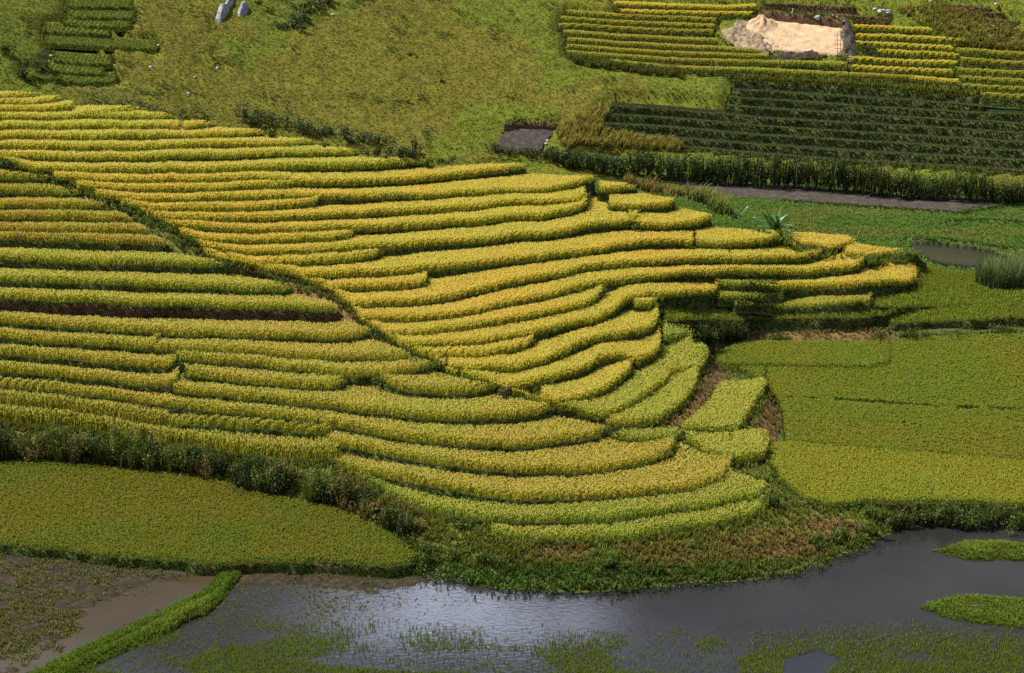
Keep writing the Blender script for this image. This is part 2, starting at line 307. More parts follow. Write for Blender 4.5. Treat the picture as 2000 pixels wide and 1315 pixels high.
t('a29b',[(1293,667),(1320,669),(1345,664)], 'young', 'small green rice plot in the gully beside the dark shaded block', GC)
# --- nose, lower steps
t('n6', [(1545,488),(1567,487),(1617,490),(1655,484),(1672,474),(1678,462)], 'gold2', 'round gold rice lobe behind the shiny broad-leaved plants', GN, drop=1.6)
t('n7', [(1650,502),(1690,508),(1740,504),(1780,492),(1790,480)], 'gold2', 'outermost round gold rice lobe jutting towards the dark pool', GN, drop=2.0)
t('c1', [(1480,565),(1517,568),(1600,566),(1667,563),(1770,558),(1790,551)], 'gold2', 'last gold rice terrace of the nose, above a red earth cut', GN, gap=.2)
t('c2', [(1401,584),(1480,585),(1525,583),(1530,572)], 'mix', 'short yellow-green rice step just under the gold nose terraces', GN, h=.34, drop=.55)
t('c4', [(1435,597),(1533,602),(1600,600),(1647,597),(1697,592),(1702,583)], 'mix', 'green rice step with two dark bank pieces below the red earth cut', GN, gap=.5, h=.34, drop=.55)
t('r1',[(1792,560),(1850,566),(1905,560),(1950,540)], 'olive', 'dull yellowish rice patch between the pool and the reeds', GN, h=.28, drop=.3, gap=.05, vtop=[(1792,514),(1830,520),(1900,527),(1950,524)])
t('c5', [(1705,599),(1750,602),(1830,601),(1893,597),(1900,590)], 'grassy', 'thin grassy ledge beyond the red earth cut', GN, h=.3, name='grass_terrace')
t('c6', [(1300,628),(1357,624),(1440,626),(1500,625),(1600,624),(1680,622),(1720,619),(1755,608)], 'grassy', 'long grassy ledge with a tall black bank over red earth', GN, h=.3, drop=1.0, name='grass_terrace')
t('c7', [(1737,634),(1800,631),(1900,627),(2000,621),(2160,615)], 'grassy', 'outer grassy ledge over black clumps beside the flat field', GN, h=.3, drop=.9, name='grass_terrace')
# --- block below the path
t('b0', [(-160,352),(0,352),(50,355),(82,354),(94,350)], 'mixd', 'small dull green rice strip at the top end of the dirt path', GB, gap=0.3)
t('b1', [(-160,378),(0,379),(100,380),(140,384),(155,382)], 'mixd', 'short dull rice strip second below the top end of the dirt path', GB, gap=0.3)
t('b2', [(-160,407),(0,408),(133,409),(225,411)], 'dry', 'dull brownish rice strip third down along the dirt path', GB, gap=0.12)
t('b3', [(-160,431),(0,431),(167,432),(262,436)], 'dry', 'dull brownish rice strip fourth down along the dirt path', GB, gap=0.15)
t('b4', [(-160,453),(0,453),(200,458),(292,457)], 'dry', 'dull brownish rice strip just above a thin dark bank', GB, gap=0.15)
t('b5', [(-160,469),(0,470),(167,476),(333,483)], 'dry', 'brownish rice strip standing on a thin dark bank by the path bushes', GB, gap=.45)
t('b6', [(-160,508),(0,510),(133,515),(267,521),(400,524),(445,524)], 'mix', 'yellow-green rice terrace whose bank ends in a dark leafy tuft', GB, gap=.5)
t('b7', [(-160,549),(0,552),(167,558),(333,563),(500,571),(555,572),(573,564)], 'mix', 'yellow-green rice terrace with a bright green rounded tip on the path', GB, gap=.5)
t('b8', [(-160,584),(0,587),(133,591),(267,598),(500,606),(620,611),(666,609)], 'mix', 'yellow-green rice terrace above the tall bank of bare brown earth', GB, gap=.9, bank='dirt')
t('b9', [(-160,629),(0,633),(167,645),(300,655),(500,662),(633,665),(700,662),(724,654)], 'mixt', 'tall yellow-tipped rice terrace below the bare brown earth bank', GB, gap=.3)
t('b10',[(-160,656),(0,664),(167,676),(290,684),(305,676),(312,660)], 'mixt', 'short tall-eared rice strip with a bright green bank, ending at a green step', GB)
t('b10b',[(300,687),(400,689),(500,695),(600,703),(700,706),(775,706),(800,702)], 'mixt', 'rice strip following the green step, running under the tall-eared terrace', GB)
t('b11',[(-160,688),(0,695),(133,705),(267,719),(325,722),(340,714),(346,702)], 'mixt', 'tall-eared rice strip with a hooked green bank, upper one of two', GB, gap=.4)
t('b11b',[(347,706),(420,711),(500,718),(600,730),(667,737),(747,738),(830,724),(860,716)], 'mixt', 'rice strip above the dark-rimmed oval bulge', GB)
t('b12',[(-160,718),(0,727),(133,740),(267,755),(330,758),(343,752),(350,742)], 'mixt', 'tall-eared rice strip with a hooked green bank, lower one of two', GB, gap=.4)
t('b12b',[(362,737),(433,745),(500,753),(600,761),(650,760),(668,754)], 'mixt', 'rice strip ending in a green hook beside the oval bulge', GB)
t('b12c',[(738,738),(760,757),(800,769),(867,774),(933,769),(965,761),(975,752)], 'mixt', 'oval bulging rice terrace with a dark curved rim below the path', GB)
t('b13',[(338,768),(400,774),(500,785),(600,797),(700,806),(800,819),(900,823),(1000,820),(1050,812),(1078,801)], 'mixt', 'big sweeping rice terrace wrapping round below the oval bulge', GB, gap=.35)
t('b14z',[(-160,745),(0,757),(87,765),(108,766),(113,760)], 'mixt', 'short rice strip with a green bank, low at the picture edge', GB)
t('b14',[(90,768),(140,773),(233,784),(333,798),(500,815),(600,827),(657,834),(735,851),(813,866),(892,873),(1000,877),(1078,870),(1157,859),(1185,846),(1192,834)], 'mixt', 'second sweeping rice lobe, its bank curling up in a dark hook', GC, gap=.35)
t('b15',[(330,832),(420,836),(500,840),(578,848),(625,850),(645,846)], 'mixd', 'short sunken dull rice strip above the tall weedy bank', GB)
t('b16',[(640,870),(735,889),(813,905),(892,915),(1000,925),(1117,927),(1196,921),(1274,906),(1308,888),(1318,868)], 'mixt', 'third sweeping rice lobe with a full rounded end', GC, gap=.35)
t('b17',[(655,914),(735,933),(813,947),(892,964),(1000,980),(1117,979),(1235,971),(1352,961),(1408,940),(1425,915),(1428,895)], 'mixt', 'fourth sweeping rice lobe, widest one, reaching the brown slope', GC, gap=.35)
t('b15L',[(-160,820),(0,826),(100,832),(200,846),(300,865),(450,887),(560,899),(660,902)], 'weedy', 'weedy rice terrace topping the steep bank of dark shrubs', GB, drop=.8, h=.95, gap=.05)
t('b15M',[(-160,784),(0,793),(100,803),(200,816),(300,830),(360,838)], 'weedy', 'weedy grass ledge under a brown bank, just above the shrub-topped terrace', GB, drop=.9, h=.9, gap=.05)
t('a33',[(1338,862),(1380,893),(1440,905),(1488,900),(1502,882)], 'mix', 'yellow-green rice patch below the broad plot by the brown slope', GC, vtop=[(1338,853),(1400,855),(1502,856)])
t('b18',[(680,932),(740,958),(790,985),(850,1006),(930,1018),(980,1022),(1078,1023),(1196,1021),(1260,1010),(1352,1000),(1430,985),(1480,976),(1497,962)], 'young', 'green young rice terrace below the widest sweeping lobe', GC, vtop=[(1380,600),(1424,905),(1430,925),(1497,948)], gap=.3, h=.5)
t('b19',[(960,1050),(1000,1057),(1117,1060),(1235,1058),(1275,1046),(1390,1030),(1470,1013),(1503,995)], 'young', 'lowest light green rice terrace, above the grassy river bank', GC, h=.5)
# --- flat fields of the valley floor
t('f1', [(1396,694),(1405,717),(1500,718),(1620,722),(1700,722),(1732,715),(1738,704)], 'green', 'slightly raised corner plot of the flat field, edged by one dark furrow', GF, zp=1.2, gap=.3, drop=.5, h=.35, name='rice_field')
t('f2', [(1440,722),(1480,746),(1510,775),(1530,802),(1536,868),(1580,872),(1696,884),(1852,894),(2000,906),(2160,918)], 'green', 'largest flat rice field, stretching from furrow to furrow', GF, zp=1.0, gap=.06, drop=.6, h=.35, furrow=[[(1560,783),(1667,790),(1867,803),(2060,808)]], name='rice_field')
t('f3', [(1500,888),(1510,920),(1530,945),(1550,965),(1575,982),(1620,990),(1700,984),(1800,986),(2160,990)], 'green2', 'bright flat rice field bordered by the leafy bushes over the river', GF, zp=.96, gap=.12, drop=1.2, h=.35, vtop=[(1500,872),(1536,870),(1537,600),(2160,600)], name='rice_field')
t('f4', [(-160,1050),(0,1064),(100,1075),(200,1086),(300,1095),(440,1106),(480,1101),(560,1099),(650,1101),(760,1109),(800,1104),(814,1092)], 'olive', 'flat olive-brown rice field below the steep bank of shrubs', GF, zp=.6, gap=.2, drop=.9, h=.3, name='rice_field')
# --- far slope, yellow rice strips
H = dict(surf='H', h=.5, gap=.14, cap=17, drop=.8)
for key, pts, crop, lab in [
 ('y1',[(1198,13),(1300,19),(1420,22),(1478,20)],'yel','short yellow rice strip highest above the sandy pit'),
 ('y2',[(1212,28),(1300,32),(1470,34)],'yel','yellow rice strip ending against the dug spoil heap'),
 ('y3',[(1105,31),(1200,37),(1300,42),(1397,46)],'yel2','green-yellow strip whose end meets the long pasture grass'),
 ('y4',[(1095,44),(1250,52),(1397,58)],'yel2','greenest yellow strip beside the spoil heap'),
 ('y5',[(1092,56),(1250,64),(1395,69)],'yel2','dull green-yellow strip level with the middle of the spoil heap'),
 ('y6',[(1098,70),(1250,80),(1403,88)],'yel2','yellowish strip level with the foot of the spoil heap'),
 ('y7',[(1106,85),(1300,97),(1480,106)],'yel2','strip running in just below the spoil heap'),
 ('y8',[(1106,98),(1300,110),(1500,118)],'yel2','strip passing under the corner of the sandy pit'),
 ('y9',[(1108,110),(1300,123),(1500,130),(1655,134)],'yel2','long dull strip running the full length under the sandy pit'),
 ('y10',[(1190,128),(1300,138),(1500,146),(1665,154),(1780,158)],'yel2','lowest long dull strip, over the tall dark grass'),
 ('z1',[(1666,59),(1740,63),(1818,67)],'yel','short bright yellow strip beside the grey rubble of the pit'),
 ('z2',[(1670,77),(1780,82),(1888,86)],'yel','long bright yellow strip second down beside the rubble'),
 ('z3',[(1670,92),(1780,98),(1862,103)],'yel','bright yellow strip just above the dark round bush'),
 ('z4',[(1712,107),(1790,112),(1873,116)],'yel','bright yellow strip starting right after the dark round bush'),
 ('z5',[(1658,122),(1760,128),(1870,132)],'yel','bright yellow strip under the dark round bush'),
 ('z6',[(1664,139),(1760,144),(1862,149)],'yel','last full bright yellow strip under the dark round bush'),
 ('z7',[(1776,160),(1820,163),(1873,168)],'yel','very short yellow strip above the tall dark grass'),
 ('w1',[(1868,107),(1940,110),(2160,120)],'yel2','uppermost dull yellow strip beyond the notch at the picture edge'),
 ('w2',[(1876,125),(1940,129),(2160,140)],'yel2','dull yellow strip second down beyond the notch'),
 ('w3',[(1868,144),(1940,148),(2160,158)],'yel2','dull yellow strip third down beyond the notch'),
 ('w4',[(1876,160),(1940,164),(2160,174)],'yel2','dull yellow strip fourth down beyond the notch'),
 ('w5',[(1880,175),(1940,179),(2160,190)],'yel2','dull yellow strip fifth down beyond the notch'),
 ('w6',[(1914,191),(1960,195),(2160,206)],'yel2','lowest dull yellow strip at the end of the tall dark grass')]:
    t(key, pts, crop, lab, GY, **{**H, 'cap': 15}, name='rice_strip')
for key, pts, crop, lab, kw in [
 ('d0',[(1430,160),(1500,162),(1600,166),(1700,173),(1800,181),(1900,190),(1915,188)],'rank','terrace of tall rank grass casting a black shadow over the vegetable rows',dict(h=.7,drop=1.2)),
 ('d1',[(1432,178),(1500,181),(1640,190),(1780,198),(1920,209)],'veg','dark vegetable row at the foot of the tall rank grass',{}),
 ('d2',[(1422,192),(1500,196),(1700,211),(1800,217),(2160,234)],'veg','dark vegetable row ending at the stepped pasture corner, upper',{}),
 ('d3',[(1418,207),(1500,214),(1700,227),(2160,254)],'veg','dark vegetable row ending at the stepped pasture corner, lower',{}),
 ('d4',[(1195,209),(1300,215),(1420,225),(1500,234),(1700,244),(2160,272)],'vegd','dark row with dry grass, first to reach beyond the pasture corner',{}),
 ('d5',[(1172,225),(1300,232),(1500,249),(1700,262),(2160,290)],'vegd','brown-fringed dark vegetable row in the middle of the block',{}),
 ('d6',[(1160,241),(1300,250),(1500,267),(1700,279),(2160,308)],'veg','pale-edged dark row ending next to the dry grass bank',{}),
 ('d7',[(1175,260),(1300,271),(1500,286),(1700,300),(2160,324)],'veg','pale-edged dark row above the last one',{}),
 ('d8',[(1330,288),(1500,304),(1700,318),(1900,330),(2160,344)],'vegd','lowest dark row, with a line of round cabbages behind the hedge',{})]:
    t(key, pts, crop, lab, GV, **{**H, 'h': .13, 'gap': .5, 'drop': 1.0, 'cap': 26, **kw}, name='vegetable_terrace')
for key, pts, lab in [
 ('o1',[(52,149),(100,156),(160,162),(200,160)],'lowest overgrown grass step, beside the dark round bush'),
 ('o2',[(92,134),(140,141),(178,145)],'overgrown grass step second from the bottom'),
 ('o3',[(118,118),(160,123),(195,126)],'short overgrown grass step above the dark round bush'),
 ('o4',[(100,85),(190,90),(280,97)],'overgrown grass step reaching farthest into the pasture'),
 ('o5',[(95,60),(150,63),(188,67)],'overgrown grass step halfway up the stack'),
 ('o6',[(135,46),(180,51),(230,53)],'dark shaded overgrown grass step near the top'),
 ('o7',[(145,31),(190,34),(236,35)],'darkest overgrown grass step near the top'),
 ('o8',[(140,12),(190,13),(232,15)],'uppermost overgrown grass step')]:
    t(key, [(a + (-14 if i == 0 else 24 if i == len(pts) - 1 else 0), b) for i, (a, b) in enumerate(pts)], 'turf', lab, GO, **{**H, 'h': .13, 'gap': .1, 'cap': 24, 'drop': .45, 'tilt': .7}, name='grass_terrace')
for key, pts, lab in [
 ('s1',[(1490,8),(1580,12),(1668,16)],'upper bare red earth step above the sandy pit'),
 ('s2',[(1500,26),(1600,29),(1740,38)],'lower bare red earth step above the sandy pit, by the pale stones'),
 ('s3',[(1842,10),(1890,14),(1935,18)],'top bare red earth step on the far corner slope'),
 ('s4',[(1880,22),(1920,25),(1962,30)],'middle bare red earth step on the far corner slope'),
 ('s5',[(1920,38),(1955,41),(1992,46)],'bottom bare red earth step on the far corner slope')]:
    t(key, pts, 'bare', lab, 'bare red earth steps on the far slope', **{**H, 'cap': 16, 'bank': 'dirt', 'drop': .7}, name='earth_terrace')
t('k1', [(1120,305),(1150,312),(1200,317),(1262,316)], 'cab', 'bluish green cabbage plot in front of a black shaded bank', 'cabbage plot', **{**H, 'cap': 40, 'h': .3, 'drop': .7, 'gap': .3}, vtop=[(1120,297),(1150,291),(1200,292),(1262,310)], name='cabbage_plot')

# ------------------------------------------------------------------ stacks: what lies behind each edge
UU = np.arange(-160, 2164, 4.0); NC = len(UU)
def line_v(pts, ext=False):
    p = np.array(pts, float); return np.interp(UU, p[:, 0], p[:, 1], left=np.nan, right=np.nan)
GLINES = {'S': [CREST, FOOT_LEFT, PL, [(1350,690),(1400,693),(1445,674),(1500,670),(1600,670),(1700,670),(1850,661),(2160,650)],
                [(1325,842),(1345,828),(1380,790),(1400,765),(1410,756),(1440,752),(1500,752)][:1] + [(1326,842)]], 'H': []}
for k_, d in enumerate(T):
    am = 1.0 if d['surf'] == 'S' else .5
    d['V'] = line_v(d['pts']) + am * (3.2 * (noise(UU * .022 + 31.7 * k_, UU * 0 + k_) - .5) + 2.0 * (noise(UU * .075 + 11.3 * k_, UU * 0 + k_ * 2.7) - .5))
DITCH = {'c6': 27, 'c7': 22, 'c1': 14, 'c5': 8}
GMASK = np.zeros((NC, 800), bool)
MASK = {'S': np.zeros((NC, 800), bool), 'H': np.zeros((NC, 800), bool)}
for s in 'SH':
    TT = [d for d in T if d['surf'] == s]
    G = np.array([line_v(g) for g in GLINES[s]]) if GLINES[s] else np.zeros((0, NC))
    A = np.vstack([np.array([d['V'] for d in TT]), G])
    for d in TT:
        V = d['V']; vb = np.full(NC, np.nan)
        with np.errstate(invalid='ignore'):
            Q = np.where(A < V[None] - .7, A, -np.inf)
        vb = Q.max(0); vb[(vb < -1e8) & (s == 'S')] = np.nan; vb = np.maximum(vb, V - d['cap'])
        if d['vtop'] is not None: vb = np.fmax(vb, line_v(d['vtop']))
        d['VB'] = np.where(np.isnan(V), np.nan, vb)
        ib = Q.argmax(0); d['GAP'] = np.array([((TT[k]['gap'] if TT[k]['surf'] == 'H' or TT[k]['bank'] == 'dirt' else TT[k]['gap'] * .62) if UU[c] >= TT[k]['dk'] else .08) if k < len(TT) else .25 for c, k in enumerate(ib)])
        for c in range(NC):
            if V[c] == V[c] and V[c] - vb[c] > .5:
                a = int(max(0, (vb[c] + 100) / 2)); b = int((V[c] + 100) / 2)
                MASK[s][c, a:b] = True
                if d['key'] in DITCH: GMASK[c, b:b + DITCH[d['key']] // 2] = True
def in_ditch(u, v):
    return GMASK[np.clip(np.rint((u + 160) / 4).astype(int), 0, NC - 1), np.clip(((v + 100) / 2).astype(int), 0, 799)]
def in_terrace(s, u, v):
    c = np.clip(np.rint((u + 160) / 4).astype(int), 0, NC - 1); r = np.clip(((v + 100) / 2).astype(int), 0, 799)
    return MASK[s][c, r]

CROPS = {  # leaf foot, leaf tip, ear, clumps/m2, ears per clump, kind
 'gold': ((.26,.255,.018), (.36,.32,.03), (.53,.42,.115), 34, 4),
 'gold2': ((.28,.255,.016), (.38,.315,.028), (.56,.41,.10), 34, 5),
 'mix': ((.21,.225,.018), (.28,.275,.026), (.43,.37,.09), 34, 3),
 'mixt': ((.25,.23,.018), (.31,.265,.026), (.46,.37,.10), 30, 3),
 'mixd': ((.18,.19,.014), (.26,.25,.024), (.38,.31,.07), 34, 2),
 'dry': ((.24,.20,.018), (.31,.245,.03), (.43,.32,.08), 34, 3),
 'young': ((.16,.20,.016), (.22,.255,.028), (.40,.37,.09), 34, 2),
 'green': ((.085,.12,.010), (.13,.165,.014), (.22,.21,.026), 36, 3),
 'green2': ((.12,.16,.012), (.17,.205,.018), (.29,.275,.035), 36, 3),
 'olive': ((.075,.115,.008), (.13,.16,.010), (.185,.16,.014), 36, 2),
 'weedy': ((.17,.165,.016), (.25,.23,.026), (.38,.32,.08), 30, 2),
 'yel':   ((.15,.15,.016), (.32,.26,.025), (.56,.41,.065), 22, 4),
 'yel2':  ((.10,.12,.016), (.20,.19,.025), (.36,.30,.05), 22, 3),
}
GR = {  # grass-like crops: foot, tip, tufts/m2, blades, width
 'grassy': ((.10,.14,.012), (.18,.22,.022), 40, 6, .04), 'weedx': ((.10,.12,.014), (.30,.28,.05), 26, 7, .045),
 'turf': ((.055,.08,.008), (.135,.16,.012), 40, 6, .05),
 'rank': ((.05,.065,.010), (.15,.155,.022), 14, 7, .06), 'veg': ((.03,.055,.018), (.05,.10,.042), 30, 5, .06),
 'vegd': ((.03,.04,.012), (.065,.07,.025), 26, 5, .06), 'cab': ((.03,.07,.03), (.07,.16,.075), 12, 8, .13), 'bare': ((.05,.05,.012), (.10,.09,.02), 2, 4, .06)}
GROUPS_SINGLE = {}
STAT = {'clumps': 0, 'bl': 0, 'bad': []}

def build_terrace(d):
    V, VB = d['V'], d['VB']; ok = (V == V) & (V - VB > 1.0)
    if not ok.any(): STAT['bad'].append(d['key']); return
    far = d['surf'] == 'H'; crop = d['crop']
    idx = np.where(ok)[0]; u = UU[idx]; v = V[idx]; vb = VB[idx]
    pr = on_hill if far else on_spur
    if d['zp'] is not None:
        F = at_height(u, v, d['zp']); B = at_height(u, vb, d['zp'])
    else:
        F = pr(u, v); B = pr(u, vb)
        fz = F[:, 2].copy()
    dep = np.hypot(B[:, 0] - F[:, 0], B[:, 1] - F[:, 1]) * np.sign(B[:, 1] - F[:, 1])
    if (dep < -.2).any(): STAT['bad'].append((d['key'], round(float(dep.min()), 2), int(u[dep.argmin()])))
    # keep depth in front positive: move the back edge out along the view where the slope model would fold
    fold = dep < .25
    if fold.any():
        dirn = np.c_[F[:, 0], F[:, 1]] / np.hypot(F[:, 0], F[:, 1])[:, None]
        B[fold, :2] = F[fold, :2] + dirn[fold] * .25; dep = np.where(fold, .25, dep)
    bz = B[:, 2].copy(); B[:, 2] = F[:, 2]
    if d['tilt']: B[:, 2] += d['tilt'] * np.clip(bz - F[:, 2], 0, 2)
    root = thing(d['name'], F[len(F) // 2] - np.array([0, 0, .0]), d['label'], {'rice_terrace': 'rice terrace', 'rice_field': 'rice field', 'rice_strip': 'rice terrace', 'vegetable_terrace': 'vegetable terrace',
             'grass_terrace': 'grass terrace', 'earth_terrace': 'earth terrace', 'cabbage_plot': 'vegetable plot'}[d['name']], d['group'])
    if d['group'] == 'cabbage plot': del root['group']
    O = np.array(root.location)
    runs = np.split(np.arange(len(idx)), np.where(np.diff(idx) > 1)[0] + 1)
    SV, SQ, BV, BQ, n, m = [], [], [], [], 0, 0
    path_pts, path_nrm = [], []
    for r in runs:
        if len(r) < 2: continue
        f, b = F[r], B[r]
        w = np.array([0, .3, .7, 1.0])[None, :, None]
        g = f[:, None] * (1 - w) + b[:, None] * w
        # a skirt under the back edge keeps the plot a solid step
        g = np.concatenate([g, (b - np.array([0, 0, .5]))[:, None]], 1)
        SV.append(g.reshape(-1, 3)); SQ.append(grid_quads(len(r), 5) + n); n += len(r) * 5
        p = f
        def cap(a, c, k=4): return a + (c - a) * np.linspace(0, 1, k)[:, None]
        if dep[r[0]] > .5 and u[r[0]] > -150: p = np.concatenate([cap(b[0], f[0])[:-1], p])
        if dep[r[-1]] > .5 and u[r[-1]] < 2150: p = np.concatenate([p, cap(f[-1], b[-1])[1:]])
        tg = np.gradient(p[:, :2], axis=0); tg /= np.linalg.norm(tg, axis=1)[:, None] + 1e-9
        nr = np.c_[tg[:, 1], -tg[:, 0]]
        for _ in range(2):
            q = nr.copy(); q[1:-1] = (nr[:-2] + nr[1:-1] * 2 + nr[2:]) / 4; nr = q
        nr /= np.linalg.norm(nr, axis=1)[:, None] + 1e-9
        path_pts.append(p); path_nrm.append(nr)
        dz = np.array([0.0, .05, .25, .6, 1.0]) * d['drop']; of = np.array([-.10, .04, .10, .15, .28])
        wob = .10 * (noise(p[:, 0] * 1.3, p[:, 1] * 1.3 + 40) - .5)
        bb = np.repeat(p[:, None], 5, 1)
        bb[:, :, :2] += nr[:, None] * (of[None, :, None] + wob[:, None, None] * np.array([.2, .6, 1, 1, .5])[None, :, None])
        bb[:, :, 2] += .012 - dz[None]
        BV.append(bb.reshape(-1, 3)); BQ.append(grid_quads(len(p), 5)[:, ::-1] + m); m += len(p) * 5
    if not SV: STAT['bad'].append(d['key']); return
    quads_mesh('paddy_soil' if crop in CROPS else 'soil', np.concatenate(SV), np.concatenate(SQ), M_DIRT if crop == 'bare' else M_LOAM if d['group'] == GV else M_TURF if d['group'] == GO else M_PADDY, None, root, O)
    bank = quads_mesh('bank', np.concatenate(BV), np.concatenate(BQ), M_DIRT if d['bank'] == 'dirt' else M_TURF if d['group'] == GO else M_BANK, None, root, O)
    # grass on the bank: a bright lip and duller blades hanging on the face
    parts = []
    for p, nr in zip(path_pts, path_nrm):
        seg = np.linalg.norm(np.diff(p, axis=0), axis=1); Ltot = seg.sum()
        inside = 1.0
        def sample(k):
            s = R.rand(k) * Ltot; c = np.r_[0, np.cumsum(seg)]; i = np.clip(np.searchsorted(c, s) - 1, 0, len(seg) - 1); f = (s - c[i]) / (seg[i] + 1e-9)
            return p[i] * (1 - f)[:, None] + p[i + 1] * f[:, None], nr[i]
        dens = 16 if far else 30
        k = int(Ltot * dens)
        if k:
            q, qn = sample(k); q = q.copy(); q[:, :2] += qn * (R.rand(k, 1) * .26 - .20)
            lush = fbm(q[:, 0] * .3, q[:, 1] * .3 + 7)[:, None]
            ct = np.array([.12, .20, .02]) * lush * 1.3 + np.array([.17, .16, .03]) * (1 - lush)
            parts.append(tufts(q, (.10 + .11 * R.rand(k)) * (1.2 if far else 1), 4, .05 if far else .035, .5, np.array([.05, .075, .010]), ct))
        k = int(Ltot * (.9 if not far else .5))
        if k and d['name'] != 'rice_field' and d['group'] not in (GO, GV):
            q, qn = sample(k); q = q.copy(); q[:, :2] += qn * (R.rand(k, 1) * .3 - .1); m_ = fbm(q[:, 0] * .4 + 3, q[:, 1] * .4, 2)[:, None]
            parts.append(tufts(q, .22 + .34 * R.rand(k), 16, .04, .7, np.array([.05, .075, .010]), np.array([.11, .17, .02]) * m_ * 1.4 + np.array([.19, .15, .035]) * (1 - m_), loose=.16))
        k = int(Ltot * dens * 2.0 * min(d['drop'], 1.0))
        if k:
            q, qn = sample(k); z = R.rand(k) ** 1.3 * d['drop'] * .85; q = q.copy()
            q[:, :2] += qn * (.05 + z / d['drop'] * .2)[:, None]; q[:, 2] -= z
            dry = (fbm(q[:, 0] * .25 + 30, q[:, 1] * .25) > .55)[:, None] * 1.0
            if d['bank'] == 'dirt': dry = np.maximum(dry, .75)
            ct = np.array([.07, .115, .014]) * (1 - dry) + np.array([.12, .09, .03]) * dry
            if d['group'] == GV: ct = ct * .22  # riser blades painted near black to stand in for shade
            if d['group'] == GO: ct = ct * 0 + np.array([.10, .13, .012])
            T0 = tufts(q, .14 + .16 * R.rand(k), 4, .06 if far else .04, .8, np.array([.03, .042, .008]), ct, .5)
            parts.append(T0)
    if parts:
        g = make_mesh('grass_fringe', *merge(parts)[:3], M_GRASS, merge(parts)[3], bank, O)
    # the crop
    hh = d['h']; tin = {True: .07, False: .12}[d['dk'] > 9000 or d['key'] == 'f2' or d['surf'] == 'H']; gap = d['GAP'][idx]
    dF = np.diff(F[:, :2], axis=0); vd = F[:-1, :2] / np.linalg.norm(F[:-1, :2], axis=1)[:, None]
    w = np.r_[np.abs(dF[:, 0] * vd[:, 1] - dF[:, 1] * vd[:, 0]), 0]
    w[np.r_[np.diff(idx) > 1, True]] = 0
    av = np.clip(dep - tin - gap, .12, None); area = w * np.r_[(av[1:] + av[:-1]) / 2, 0]
    dens = CROPS[crop][3] * 1.4 if crop in CROPS else GR[crop][2]
    N = int(area.sum() * dens)
    if N < 4: return
    cum = np.cumsum(area) / area.sum(); kk = np.arange(N); qq = (kk * .7548776662466927 + R.rand()) % 1; tt = np.clip((kk * .5698402909980532 + R.rand()) % 1 + (R.rand(N) - .5) * .02, 0, 1)
    i = np.minimum(np.searchsorted(cum, qq), len(u) - 1); c0_ = np.r_[0, cum[:-1]][i]; s = np.clip((qq - c0_) / (cum[i] - c0_ + 1e-12) + (R.rand(N) - .5) * .1, 0, 1); j = np.minimum(i + 1, len(u) - 1)
    f = F[i] * (1 - s)[:, None] + F[j] * s[:, None]; b = B[i] * (1 - s)[:, None] + B[j] * s[:, None]
    dd = dep[i] * (1 - s) + dep[j] * s; lo = np.minimum(tin, dd * .3); hi = np.maximum(dd - gap[i], lo + .1)
    fr = (lo + (hi - lo) * tt) / dd
    P = f + (b - f) * fr[:, None]
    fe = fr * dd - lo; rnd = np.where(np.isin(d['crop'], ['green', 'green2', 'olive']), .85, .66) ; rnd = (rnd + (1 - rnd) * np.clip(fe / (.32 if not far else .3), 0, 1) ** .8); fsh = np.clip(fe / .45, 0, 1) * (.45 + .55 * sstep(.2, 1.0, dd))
    keep = np.ones(N, bool); uu, vv = project(P)
    for fl in d['furrow']:
        fl = np.array(fl); keep &= np.abs(vv - np.interp(uu, fl[:, 0], fl[:, 1]) + 0) > (1.2 + 2 * noise(uu * .03, 0 * uu)) * (noise(uu * .05 + 9, 0 * uu) > .3)
    P = P[keep]; rnd = rnd[keep]; fsh = fsh[keep][:, None]; N = len(P)
    big = fbm(P[:, 0] * .16, P[:, 1] * .2, 3); small = noise(P[:, 0] * 1.1, P[:, 1] * 1.1)
    H_ = hh * (.97 + .06 * small) * (.86 + .28 * big) * rnd
    if crop in CROPS:
        c0, c1, ce, _, ne = CROPS[crop]
        mixg = sstep(.35, .7, big)[:, None] * ({'olive': 1.0, 'green': .7, 'green2': .5}.get(crop, .45)) + .25 * (small[:, None] - .5)
        c0a = np.array(c0) * (1 - mixg * .2); gre = np.array([.75, 1.03, .9])
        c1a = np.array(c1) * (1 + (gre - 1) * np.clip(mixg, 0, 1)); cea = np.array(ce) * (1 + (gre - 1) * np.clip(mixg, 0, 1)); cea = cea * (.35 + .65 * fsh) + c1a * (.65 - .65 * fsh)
        c0a = np.array(c0) * (1 + .7 * (1 - fsh)); c1a = np.broadcast_to(c1a, (N, 3)) * (1 + .3 * (1 - fsh))  # front-edge leaves painted lighter, standing in for light on the rice faces
        near = 1.0
        nl = 3 if far else 4
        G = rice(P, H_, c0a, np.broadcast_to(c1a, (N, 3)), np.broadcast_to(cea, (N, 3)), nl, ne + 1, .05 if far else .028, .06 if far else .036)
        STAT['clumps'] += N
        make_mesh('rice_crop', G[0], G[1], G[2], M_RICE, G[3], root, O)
    else:
        cb, ct, _, nb, wd = GR[crop]
        ct = np.array(ct) * (.75 + .5 * big[:, None]); G = tufts(P, H_ * (.8 + .5 * R.rand(N)), nb, wd, .55 if crop not in ('cab', 'turf') else 1.3, np.array(cb), np.broadcast_to(ct, (N, 3)), .3)
        nm = {'veg': 'vegetable_crop', 'vegd': 'vegetable_crop', 'cab': 'cabbage_crop', 'bare': 'weeds'}.get(crop, 'grass')
        make_mesh(nm, G[0], G[1], G[2], M_GRASS, G[3], root, O)
for d in T: build_terrace(d)
print('clumps', STAT)
